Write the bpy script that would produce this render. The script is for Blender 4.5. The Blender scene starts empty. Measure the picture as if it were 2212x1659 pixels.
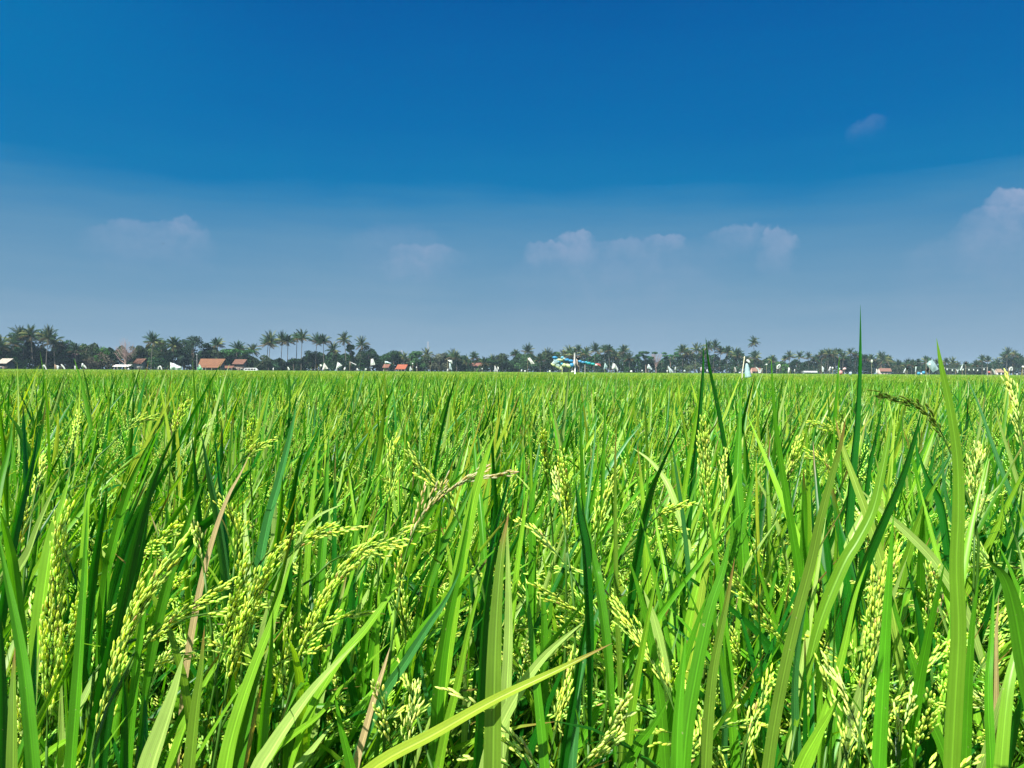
import bpy, math, random
import numpy as np
from mathutils import Vector, Matrix
R = math.radians
random.seed(7); rng = np.random.default_rng(11)
scene = bpy.context.scene
COL = scene.collection

# ------------------------------------------------------------------ camera
CAMZ = 1.32
cam_d = bpy.data.cameras.new('camera'); cam = bpy.data.objects.new('camera', cam_d); COL.objects.link(cam)
cam_d.sensor_width = 36; cam_d.lens = 27; cam_d.clip_start = 0.05; cam_d.clip_end = 5000
MW = Matrix.Translation((0, 0, CAMZ)) @ Matrix.Rotation(R(90 - 0.95), 4, 'X') @ Matrix.Rotation(R(0.37), 4, 'Z')
cam.matrix_world = MW
scene.camera = cam

# ------------------------------------------------------------------ sky, sun, exposure
SUN_EL, SUN_ROT = 50.0, -146.0          # sun high, on the left and a little behind the camera
sx = math.sin(R(SUN_ROT)) * math.cos(R(SUN_EL)); sy = math.cos(R(SUN_ROT)) * math.cos(R(SUN_EL)); sz = math.sin(R(SUN_EL))
SUN = Vector((sx, sy, sz))
sl = bpy.data.lights.new('sun', 'SUN'); sl.energy = 4.6; sl.angle = R(0.5); sl.color = (1.0, 0.95, 0.86)
so = bpy.data.objects.new('sun', sl); COL.objects.link(so); so.rotation_euler = SUN.to_track_quat('Z', 'Y').to_euler()
scene.view_settings.view_transform = 'Standard'; scene.view_settings.look = 'None'
scene.view_settings.exposure = 1.15; scene.view_settings.gamma = 1; scene.view_settings.use_curve_mapping = False
EXPO = 2 ** 1.15

def srgb(r, g, b):
    f = lambda c: ((c / 255 + 0.055) / 1.055) ** 2.4 if c > 10 else c / 255 / 12.92
    return (f(r), f(g), f(b), 1)

world = bpy.data.worlds.new('World'); scene.world = world; world.use_nodes = True
nt = world.node_tree; nt.nodes.clear()
class NB:                                   # tiny node helper
    def __init__(s, t): s.t = t
    def n(s, kind, **kw):
        x = s.t.nodes.new(kind)
        for k, v in kw.items(): setattr(x, k, v)
        return x
    def set(s, sock, v):
        if isinstance(v, bpy.types.NodeSocket): s.t.links.new(v, sock)
        else: sock.default_value = v
    def math(s, op, a, b=0.0, c=0.0, clamp=False):
        x = s.n('ShaderNodeMath', operation=op, use_clamp=clamp)
        s.set(x.inputs[0], a); s.set(x.inputs[1], b); s.set(x.inputs[2], c)
        return x.outputs[0]
    def mix(s, f, a, b, blend='MIX'):
        x = s.n('ShaderNodeMix', data_type='RGBA', blend_type=blend)
        s.set(x.inputs[0], f); s.set(x.inputs[6], a); s.set(x.inputs[7], b)
        return x.outputs[2]
    def noise(s, vec, scale, detail=4, rough=0.55, dist=0.0):
        x = s.n('ShaderNodeTexNoise'); x.inputs['Scale'].default_value = scale
        x.inputs['Detail'].default_value = detail; x.inputs['Roughness'].default_value = rough
        x.inputs['Distortion'].default_value = dist
        if vec is not None: s.t.links.new(vec, x.inputs['Vector'])
        return x.outputs[0]
    def ramp(s, f, stops, interp='LINEAR'):
        x = s.n('ShaderNodeValToRGB'); cr = x.color_ramp; cr.interpolation = interp
        while len(cr.elements) < len(stops): cr.elements.new(0.5)
        for e, (p, c) in zip(cr.elements, stops): e.position = p; e.color = c
        s.set(x.inputs[0], f); return x.outputs[0]
    def smooth(s, v, lo, hi):
        x = s.n('ShaderNodeMapRange', interpolation_type='SMOOTHSTEP')
        s.set(x.inputs[0], v); x.inputs[1].default_value = lo; x.inputs[2].default_value = hi
        return x.outputs[0]
W = NB(nt)
sky = W.n('ShaderNodeTexSky', sky_type='NISHITA'); sky.sun_disc = False
sky.sun_elevation = R(SUN_EL); sky.sun_rotation = R(SUN_ROT); sky.air_density = 1.0; sky.dust_density = 1.2; sky.ozone_density = 3.0
tc = W.n('ShaderNodeTexCoord'); sep = W.n('ShaderNodeSeparateXYZ'); nt.links.new(tc.outputs['Generated'], sep.inputs[0])
X, Y, Z = sep.outputs
r_xy = W.math('SQRT', W.math('ADD', W.math('MULTIPLY', X, X), W.math('MULTIPLY', Y, Y)))
el = W.math('ARCTANGENT', W.math('DIVIDE', Z, W.math('MAXIMUM', r_xy, 0.001)))          # radians
az = W.math('ARCTAN2', X, Y)
wob = W.math('MULTIPLY', W.math('SUBTRACT', W.noise(tc.outputs['Generated'], 2.3, 3), 0.5), 0.05)
mps = W.n('ShaderNodeMapping'); mps.inputs['Scale'].default_value = (3, 3, 30); nt.links.new(tc.outputs['Generated'], mps.inputs['Vector'])
wob = W.math('ADD', wob, W.math('MULTIPLY', W.math('SUBTRACT', W.noise(mps.outputs[0], 1.6, 6, 0.6), 0.5), 0.045))
# thin high layer dips to the right of centre and lifts at both sides
side = W.math('MULTIPLY', W.math('ABSOLUTE', W.math('SUBTRACT', az, 0.12)), 0.012)
elw = W.math('SUBTRACT', W.math('ADD', el, wob), W.math('MULTIPLY', side, W.smooth(el, 0.05, 0.24)))
e0 = W.math('DIVIDE', elw, 0.5)
S = 1.0 / EXPO
def c(r, g, b):
    v = srgb(r, g, b); return (v[0] * S, v[1] * S, v[2] * S, 1)
grad = W.ramp(e0, [(0.0, c(146, 174, 198)), (0.10, c(134, 168, 194)), (0.20, c(113, 157, 189)), (0.32, c(90, 146, 186)), (0.41, c(55, 133, 183)),
                   (0.465, c(10, 121, 180)), (0.60, c(0, 109, 176)), (0.80, c(0, 98, 169)), (1.0, c(0, 84, 157))])
teal = W.mix(W.math('MULTIPLY', W.math('MULTIPLY', W.smooth(W.math('MULTIPLY', az, -1.0), 0.2, 0.75), 0.6), W.smooth(el, 0.2, 0.35)), grad, c(0, 124, 184))
# faint lilac clouds low over the horizon: (azimuth, elevation, half width, half height, strength)
PX = 1 / 1659
def dirn(x, y):
    v = (MW.to_3x3() @ Vector(((x - 1106) * PX, (829.5 - y) * PX, -1))).normalized()
    return math.atan2(v.x, v.y), math.atan(v.z / math.hypot(v.x, v.y))
clouds = [(1870, 268, 30, 14, .08), (918, 552, 84, 24, .22), (880, 572, 60, 16, .12), (1240, 522, 44, 26, .42), (1180, 542, 50, 16, .36), (1440, 515, 46, 11, .42), (1340, 525, 60, 12, .2),
          (1590, 502, 66, 20, .26), (1682, 524, 42, 32, .34), (2165, 495, 80, 40, .22), (2195, 432, 50, 20, .5), (408, 482, 34, 18, .24),
          (330, 515, 120, 36, .20), (1300, 640, 260, 110, .08), (1400, 560, 200, 50, .09), (2120, 610, 160, 90, .09), (860, 530, 130, 50, .10)]
def off(k, scale, det, amp):
    mp = W.n('ShaderNodeMapping'); mp.inputs['Location'].default_value = (k * 3.1, k * 7.7, k * 1.3); nt.links.new(tc.outputs['Generated'], mp.inputs['Vector'])
    return W.math('MULTIPLY', W.math('SUBTRACT', W.noise(mp.outputs[0], scale, det, 0.6), 0.5), amp)
azw = W.math('ADD', az, W.math('ADD', off(1, 26, 6, 0.05), off(2, 80, 5, 0.016)))
elc = W.math('ADD', el, W.math('ADD', off(3, 26, 6, 0.035), off(4, 80, 5, 0.014)))
fine = W.math('ADD', 0.85, off(5, 40, 8, 2.0))
tot = None
for (cx, cy, hw, hh, st) in clouds:
    a0, e1 = dirn(cx, cy + hh * .5)
    da = W.math('DIVIDE', W.math('SUBTRACT', azw, a0), hw * PX * 1.1)
    t = W.math('SUBTRACT', elc, e1)
    edge = W.math('MULTIPLY', W.math('SQRT', W.math('MAXIMUM', W.math('SUBTRACT', 1.0, W.math('MULTIPLY', da, da)), 0.0)), hh * PX * 1.6)
    topm = W.smooth(W.math('SUBTRACT', edge, t), 0.0, (8 if hh < 45 else 26) * PX)
    fade = W.smooth(W.math('DIVIDE', t, hh * PX), -2.4, 1.5)
    sidem = W.smooth(W.math('SUBTRACT', 1.0, W.math('MULTIPLY', da, da)), 0.0, 1.0)
    m = W.math('MULTIPLY', W.math('MULTIPLY', topm, fade), W.math('MULTIPLY', sidem, st * 1.15))
    m = W.math('MULTIPLY', m, fine, clamp=True)
    tot = m if tot is None else W.math('ADD', tot, W.math('MULTIPLY', m, W.math('SUBTRACT', 1.0, tot)))
cl = W.mix(W.math('MINIMUM', tot, 0.85), teal, c(172, 184, 212))
skyc = W.mix(0.0005, cl, W.mix(1.0, sky.outputs[0], (0.1, 0.1, 0.1, 1), 'MULTIPLY'))
# above the picture the plain physical sky takes over
zen = W.smooth(el, 0.62, 0.95)
skyf = W.mix(zen, skyc, W.mix(1.0, sky.outputs[0], (0.065, 0.065, 0.065, 1), 'MULTIPLY'))
bg = W.n('ShaderNodeBackground'); nt.links.new(skyf, bg.inputs[0]); bg.inputs[1].default_value = 1.0
wo = W.n('ShaderNodeOutputWorld'); nt.links.new(bg.outputs[0], wo.inputs[0])
scene.cycles.use_denoising = True
scene.cycles.max_bounces = 6; scene.cycles.diffuse_bounces = 3; scene.cycles.transmission_bounces = 4; scene.cycles.volume_bounces = 0
scene.cycles.sample_clamp_indirect = 4

# ------------------------------------------------------------------ helpers
def pix(x, y, d):
    """point of the place that the photo (2212 px wide) shows at x, y, d metres ahead"""
    v = MW.to_3x3() @ Vector(((x - 1106) * PX, (829.5 - y) * PX, -1))
    return Vector((0, 0, CAMZ)) + v * (d / v.y)
def src(x, y, d): return pix(x * 0.6215, y * 0.6215, d)

def tag(o, label=None, cat=None, group=None, kind=None):
    if label: o['label'] = label
    if cat: o['category'] = cat
    if group: o['group'] = group
    if kind: o['kind'] = kind
    return o
def empty(name, loc):
    o = bpy.data.objects.new(name, None); COL.objects.link(o); o.location = loc; o.empty_display_size = 0.1; return o

class MB:
    """collects triangles with a per-vertex tint (rgb) and lf = (across, along, random)"""
    def __init__(s): s.v = []; s.f = []; s.t = []; s.l = []; s.n = 0
    def add(s, v, f, tint, lf=None):
        v = np.asarray(v, dtype=np.float32).reshape(-1, 3); f = np.asarray(f, dtype=np.int64).reshape(-1, 3)
        k = len(v); t = np.asarray(tint, dtype=np.float32)
        if t.ndim == 1: t = np.tile(t[:3], (k, 1))
        if lf is None: lf = np.zeros((k, 3), np.float32)
        s.v.append(v); s.f.append(f + s.n); s.t.append(t[:, :3]); s.l.append(np.asarray(lf, dtype=np.float32)); s.n += k
    def arrays(s):
        return [np.concatenate(a) for a in (s.v, s.f, s.t, s.l)]
    def build(s, name, mat, parent=None, loc=None, smooth=True):
        v, f, t, l = s.arrays()
        if parent is not None and loc is None: v = v - np.array(parent.location, dtype=np.float32)
        elif loc is not None: v = v - np.array(loc, dtype=np.float32)
        me = bpy.data.meshes.new(name)
        me.vertices.add(len(v)); me.vertices.foreach_set('co', v.astype(np.float32).ravel())
        me.loops.add(f.size); me.loops.foreach_set('vertex_index', f.astype(np.int32).ravel())
        me.polygons.add(len(f)); me.polygons.foreach_set('loop_start', np.arange(0, f.size, 3, dtype=np.int32))
        me.polygons.foreach_set('use_smooth', np.full(len(f), smooth))
        me.update(calc_edges=True)
        a = me.attributes.new('tint', 'FLOAT_COLOR', 'POINT'); a.data.foreach_set('color', np.concatenate([t, np.ones((len(t), 1))], 1).astype(np.float32).ravel())
        b = me.attributes.new('lf', 'FLOAT_VECTOR', 'POINT'); b.data.foreach_set('vector', l.astype(np.float32).ravel())
        me.materials.append(mat)
        o = bpy.data.objects.new(name, me); COL.objects.link(o)
        if parent is not None: o.parent = parent
        elif loc is not None: o.location = loc
        return o

def unit(a): return a / np.maximum(np.linalg.norm(a, axis=-1, keepdims=True), 1e-9)
def frames(P):
    P = np.asarray(P, float); T = np.gradient(P, axis=0); return unit(T)

def leaf_mesh(mb, P, width, side, tint, rnd, ncross=2, fold=0.22, prof=None):
    """ribbon along P (base to tip); side = approximate across direction"""
    P = np.asarray(P, float); n = len(P); T = frames(P)
    s = np.asarray(side, float); s = s if s.ndim == 2 else np.tile(s, (n, 1))
    s = unit(s - T * np.sum(s * T, 1, keepdims=True)); N = np.cross(T, s)
    v = np.linspace(0, 1, n)
    w = (1 - v ** 2.3) ** 0.85 * np.minimum(1, 0.32 + v * 3.2) if prof is None else prof(v)
    w = np.maximum(w, 0.015) * width * 0.5
    us = np.linspace(-1, 1, ncross + 1)
    rows = []
    for u in us: rows.append(P + s * (w * u)[:, None] + N * (np.abs(u) * fold * w)[:, None])
    V = np.stack(rows, 1).reshape(-1, 3); m = ncross + 1
    lf = np.stack([np.tile(us, n), np.repeat(v, m), np.full(n * m, rnd)], 1)
    F = []
    for i in range(n - 1):
        for j in range(ncross):
            a = i * m + j; F += [(a, a + 1, a + m + 1), (a, a + m + 1, a + m)]
    mb.add(V, F, tint, lf)

def tube(mb, P, r, tint, sides=5, lf=None, cap=True):
    P = np.asarray(P, float); n = len(P); T = frames(P)
    r = np.asarray(r, float) * np.ones(n)
    ref = np.array([0, 0, 1.0]) if abs(T[0][2]) < 0.9 else np.array([1.0, 0, 0])
    A = unit(np.cross(T, ref)); B = np.cross(T, A)
    an = np.arange(sides) / sides * 2 * np.pi
    V = (P[:, None] + (A[:, None] * np.cos(an)[None, :, None] + B[:, None] * np.sin(an)[None, :, None]) * r[:, None, None]).reshape(-1, 3)
    F = []
    for i in range(n - 1):
        for j in range(sides):
            a = i * sides + j; b = i * sides + (j + 1) % sides
            F += [(a, b, b + sides), (a, b + sides, a + sides)]
    if cap:
        for e in (0, (n - 1) * sides):
            for j in range(1, sides - 1): F.append((e, e + j, e + j + 1))
    mb.add(V, F, tint, lf)

GR = {}
def grain_tmpl(sides, rings):
    if (sides, rings) in GR: return GR[(sides, rings)]
    V = [(0, 0, 0)]; F = []
    for k in range(rings):
        t = (k + 1) / (rings + 1); rad = (math.sin(math.pi * min(1, t * 0.94 + 0.03)) ** 0.75) * 0.5
        for j in range(sides):
            a = 2 * math.pi * j / sides; V.append((math.cos(a) * rad, math.sin(a) * rad * 0.8, t))
    V.append((0, 0, 1)); last = len(V) - 1
    for j in range(sides): F.append((0, 1 + (j + 1) % sides, 1 + j))
    for k in range(rings - 1):
        for j in range(sides):
            a = 1 + k * sides + j; b = 1 + k * sides + (j + 1) % sides
            F += [(a, b, b + sides), (a, b + sides, a + sides)]
    for j in range(sides):
        a = 1 + (rings - 1) * sides + j; b = 1 + (rings - 1) * sides + (j + 1) % sides; F.append((a, b, last))
    GR[(sides, rings)] = (np.array(V, float), np.array(F)); return GR[(sides, rings)]

def grains(mb, pos, axis, length, width, tints, sides, rings):
    V, F = grain_tmpl(sides, rings); pos = np.asarray(pos, float); k = len(pos); ax = unit(np.asarray(axis, float))
    ref = np.where(np.abs(ax[:, 2:3]) < 0.9, np.array([[0, 0, 1.0]]), np.array([[1.0, 0, 0]]))
    A = unit(np.cross(ax, ref)); B = np.cross(ax, A)
    L = np.asarray(length, float) * np.ones(k); Wd = np.asarray(width, float) * np.ones(k)
    P = pos[:, None] + A[:, None] * (V[None, :, 0:1] * Wd[:, None, None]) + B[:, None] * (V[None, :, 1:2] * Wd[:, None, None]) + ax[:, None] * (V[None, :, 2:3] * L[:, None, None])
    FF = (F[None] + (np.arange(k) * len(V))[:, None, None]).reshape(-1, 3)
    t = np.repeat(np.asarray(tints, float), len(V), axis=0)
    g = np.tile((0.86 + 0.3 * V[:, 2]), k)[:, None]          # husk paler towards its tip
    mb.add(P.reshape(-1, 3), FF, t * g, None)

GRAIN = np.array([0.64, 0.84, 0.15])
def panicle(mb, P, nbr, blen, detail, tint=GRAIN, spread=0.22, stem_tint=(0.10, 0.26, 0.03), gl=0.0102, gw=0.0031, first=0.12, rs=random):
    """P: rachis from neck to tip"""
    P = np.asarray(P, float); n = len(P); T = frames(P)
    sides, rings = {3: (6, 3), 2: (4, 2), 1: (3, 1)}[detail]
    if detail > 1: tube(mb, P, np.linspace(0.0013, 0.0005, n), stem_tint, 3, cap=False)
    pos, axs = [], []
    L = np.sum(np.linalg.norm(np.diff(P, axis=0), axis=1))
    for b in range(nbr + 1):
        s = first + (1 - first) * b / max(nbr, 1); s = min(0.97, s + rs.uniform(-.03, .03)); i = min(n - 2, int(s * (n - 1))); fr = s * (n - 1) - i
        p0 = P[i] * (1 - fr) + P[min(i + 1, n - 1)] * fr; t = T[min(i + 1, n - 1)]
        side = unit(np.cross(t, np.array([rs.gauss(0, 1), rs.gauss(0, 1), rs.gauss(0, 1)])))
        ln = blen * (1.05 - 0.55 * s) * rs.uniform(.8, 1.15)
        sp = spread * rs.uniform(.4, 1.3) * (1 if b < nbr else 0.1)
        d = unit(t + side * sp); p = p0.copy(); step = 0.0047 if detail > 1 else 0.0074
        m = max(3, int(ln / step)); pts = [p.copy()]
        for k in range(m):
            d = unit(d + (t - d) * 0.10 + np.array([0, 0, -0.035])); p = p + d * step; pts.append(p.copy())
            if k < m * 0.18: continue
            o = unit(np.cross(d, np.array([rs.gauss(0, 1), rs.gauss(0, 1), rs.gauss(0, 1)])))
            pos.append(p + o * 0.0012); axs.append(d + o * rs.uniform(.08, .24))
        if detail > 2: tube(mb, pts[::3] if len(pts) > 6 else pts, 0.0004, stem_tint, 3, cap=False)
    k = len(pos); tt = np.array(tint)[None] * (1 + np.array([[rs.uniform(-.22, .14)] for _ in range(k)])) * np.array([[rs.uniform(.85, 1.15), 1, rs.uniform(.7, 1.3)] for _ in range(k)])
    q = np.array([rs.random() for _ in range(k)]); tt[q > 0.985] = (0.52, 0.42, 0.15)
    grains(mb, pos, axs, gl * np.array([rs.uniform(.85, 1.15) for _ in range(k)]), gw * (1 if detail > 1 else 1.15), tt, sides, rings)

# ------------------------------------------------------------------ materials
def base_mat(name):
    m = bpy.data.materials.new(name); m.use_nodes = True; t = m.node_tree; t.nodes.clear(); return m, NB(t), t
def rice_material():
    m, B, t = base_mat('rice')
    at = B.n('ShaderNodeAttribute', attribute_name='tint'); lf = B.n('ShaderNodeAttribute', attribute_name='lf')
    s = B.n('ShaderNodeSeparateXYZ'); t.links.new(lf.outputs['Vector'], s.inputs[0]); u, v, r = s.outputs
    au = B.math('ABSOLUTE', u)
    vein = B.math('MULTIPLY', B.math('SINE', B.math('MULTIPLY', u, 46.0)), 0.055)
    vein2 = B.math('MULTIPLY', B.math('SINE', B.math('ADD', B.math('MULTIPLY', u, 13.0), B.math('MULTIPLY', r, 9.0))), 0.06)
    geo = B.n('ShaderNodeNewGeometry')
    blot = B.math('MULTIPLY', B.math('SUBTRACT', B.noise(geo.outputs['Position'], 34, 2), 0.5), 0.35)
    f = B.math('ADD', B.math('ADD', 1.0, vein), B.math('ADD', vein2, blot))
    isleaf = B.math('GREATER_THAN', v, 0.0005)
    f = B.math('ADD', f, B.math('MULTIPLY', B.math('MULTIPLY', B.math('SUBTRACT', 1.0, B.smooth(au, 0.02, 0.13)), isleaf), 0.38))
    f = B.math('SUBTRACT', f, B.math('MULTIPLY', B.math('MULTIPLY', B.smooth(au, 0.10, 0.2), B.math('SUBTRACT', 1.0, B.smooth(au, 0.2, 0.34))), 0.12))
    vm = B.n('ShaderNodeVectorMath', operation='SCALE'); t.links.new(at.outputs['Color'], vm.inputs[0]); t.links.new(f, vm.inputs['Scale'])
    # dry tip on some leaves
    tip = B.math('MULTIPLY', B.smooth(v, 0.80, 0.99), B.math('GREATER_THAN', r, 0.8))
    c1 = B.mix(B.math('MULTIPLY', tip, 0.85), vm.outputs[0], (0.30, 0.15, 0.05, 1))
    # small dry flecks
    fl = B.math('MULTIPLY', B.math('GREATER_THAN', B.noise(geo.outputs['Position'], 210, 2, 0.6), 0.735), B.math('GREATER_THAN', v, 0.05))
    c2 = B.mix(B.math('MULTIPLY', fl, 0.55), c1, (0.42, 0.38, 0.20, 1))
    pb = B.n('ShaderNodeBsdfPrincipled'); t.links.new(c2, pb.inputs['Base Color']); pb.inputs['Roughness'].default_value = 0.42
    pb.inputs['Specular IOR Level'].default_value = 0.5
    tr = B.n('ShaderNodeBsdfTranslucent'); tcx = B.mix(1.0, c2, (1.35, 1.25, 0.35, 1), 'MULTIPLY'); t.links.new(tcx, tr.inputs[0])
    ms = B.n('ShaderNodeMixShader'); ms.inputs[0].default_value = 0.44
    t.links.new(pb.outputs[0], ms.inputs[1]); t.links.new(tr.outputs[0], ms.inputs[2])
    o = B.n('ShaderNodeOutputMaterial'); t.links.new(ms.outputs[0], o.inputs[0]); return m
RICE = rice_material()

def foliage_material(name, transl=0.2):
    m, B, t = base_mat(name)
    at = B.n('ShaderNodeAttribute', attribute_name='tint')
    oi = B.n('ShaderNodeObjectInfo')
    sc = B.n('ShaderNodeVectorMath', operation='SCALE'); t.links.new(at.outputs['Color'], sc.inputs[0])
    t.links.new(B.math('ADD', 0.8, B.math('MULTIPLY', oi.outputs['Random'], 0.4)), sc.inputs['Scale'])
    pb = B.n('ShaderNodeBsdfPrincipled'); t.links.new(sc.outputs[0], pb.inputs['Base Color']); pb.inputs['Roughness'].default_value = 0.6; pb.inputs['Specular IOR Level'].default_value = 0.12
    tr = B.n('ShaderNodeBsdfTranslucent'); t.links.new(sc.outputs[0], tr.inputs[0])
    ms = B.n('ShaderNodeMixShader'); ms.inputs[0].default_value = transl
    t.links.new(pb.outputs[0], ms.inputs[1]); t.links.new(tr.outputs[0], ms.inputs[2])
    o = B.n('ShaderNodeOutputMaterial'); t.links.new(ms.outputs[0], o.inputs[0]); return m
FOL = foliage_material('foliage')
def solid(name, rough=0.8, ns=0.0, scale=3.0, metal=0.0):
    m, B, t = base_mat(name)
    at = B.n('ShaderNodeAttribute', attribute_name='tint'); geo = B.n('ShaderNodeNewGeometry')
    f = B.math('ADD', 1.0 - ns / 2, B.math('MULTIPLY', B.noise(geo.outputs['Position'], scale, 4), ns))
    sc = B.n('ShaderNodeVectorMath', operation='SCALE'); t.links.new(at.outputs['Color'], sc.inputs[0]); t.links.new(f, sc.inputs['Scale'])
    pb = B.n('ShaderNodeBsdfPrincipled'); t.links.new(sc.outputs[0], pb.inputs['Base Color']); pb.inputs['Roughness'].default_value = rough; pb.inputs['Metallic'].default_value = metal
    o = B.n('ShaderNodeOutputMaterial'); t.links.new(pb.outputs[0], o.inputs[0]); return m
BARK = solid('bark', 0.9, 0.6, 4.0); WALLM = solid('plaster', 0.9, 0.4, 1.2); WOOD = solid('bamboo', 0.7, 0.4, 20.0)
def tile_material():
    m, B, t = base_mat('clay_tiles')
    at = B.n('ShaderNodeAttribute', attribute_name='tint'); geo = B.n('ShaderNodeNewGeometry')
    n1 = B.noise(geo.outputs['Position'], 2.2, 5, 0.7); n2 = B.noise(geo.outputs['Position'], 0.6, 3)
    wv = B.n('ShaderNodeTexWave', bands_direction='X'); wv.inputs['Scale'].default_value = 1.6; wv.inputs['Distortion'].default_value = 0.6
    t.links.new(geo.outputs['Position'], wv.inputs['Vector'])
    f = B.math('ADD', B.math('ADD', -0.15, B.math('MULTIPLY', n1, 1.7)), B.math('ADD', B.math('MULTIPLY', n2, 0.3), B.math('MULTIPLY', wv.outputs[1], 0.25)))
    sc = B.n('ShaderNodeVectorMath', operation='SCALE'); t.links.new(at.outputs['Color'], sc.inputs[0]); t.links.new(f, sc.inputs['Scale'])
    pb = B.n('ShaderNodeBsdfPrincipled'); t.links.new(sc.outputs[0], pb.inputs['Base Color']); pb.inputs['Roughness'].default_value = 0.85
    o = B.n('ShaderNodeOutputMaterial'); t.links.new(pb.outputs[0], o.inputs[0]); return m
TILES = tile_material()
def plastic_material():
    m, B, t = base_mat('plastic_sheet')
    at = B.n('ShaderNodeAttribute', attribute_name='tint'); geo = B.n('ShaderNodeNewGeometry')
    f = B.math('ADD', 0.8, B.math('MULTIPLY', B.noise(geo.outputs['Position'], 9, 4), 0.4))
    sc = B.n('ShaderNodeVectorMath', operation='SCALE'); t.links.new(at.outputs['Color'], sc.inputs[0]); t.links.new(f, sc.inputs['Scale'])
    pb = B.n('ShaderNodeBsdfPrincipled'); t.links.new(sc.outputs[0], pb.inputs['Base Color']); pb.inputs['Roughness'].default_value = 0.35
    tr = B.n('ShaderNodeBsdfTranslucent'); t.links.new(sc.outputs[0], tr.inputs[0])
    ms = B.n('ShaderNodeMixShader'); ms.inputs[0].default_value = 0.35
    t.links.new(pb.outputs[0], ms.inputs[1]); t.links.new(tr.outputs[0], ms.inputs[2])
    o = B.n('ShaderNodeOutputMaterial'); t.links.new(ms.outputs[0], o.inputs[0]); return m
PLAST = plastic_material()

# ------------------------------------------------------------------ ground
def ground_material():
    m, B, t = base_mat('soil'); geo = B.n('ShaderNodeNewGeometry')
    f = B.noise(geo.outputs['Position'], 1.5, 6, 0.65); g = B.noise(geo.outputs['Position'], 0.02, 3)
    s = B.n('ShaderNodeSeparateXYZ'); t.links.new(geo.outputs['Position'], s.inputs[0])
    c1 = B.mix(f, (0.035, 0.03, 0.016, 1), (0.10, 0.085, 0.05, 1))
    c2 = B.mix(B.smooth(B.math('ADD', s.outputs[1], B.math('MULTIPLY', g, 40)), 235, 300), c1, (0.05, 0.10, 0.03, 1))
    pb = B.n('ShaderNodeBsdfPrincipled'); t.links.new(c2, pb.inputs['Base Color']); pb.inputs['Roughness'].default_value = 0.9
    o = B.n('ShaderNodeOutputMaterial'); t.links.new(pb.outputs[0], o.inputs[0]); return m
gm = MB()
gx = np.linspace(-4000, 4000, 41); gy = np.linspace(-3000, 4500, 41)
GV = np.array([(x, y, 0) for y in gy for x in gx]); GF = []
for j in range(40):
    for i in range(40):
        a = j * 41 + i; GF += [(a, a + 1, a + 42), (a, a + 42, a + 41)]
gm.add(GV, GF, (0.1, 0.1, 0.05)); g = gm.build('ground', ground_material()); tag(g, kind='structure')

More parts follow.
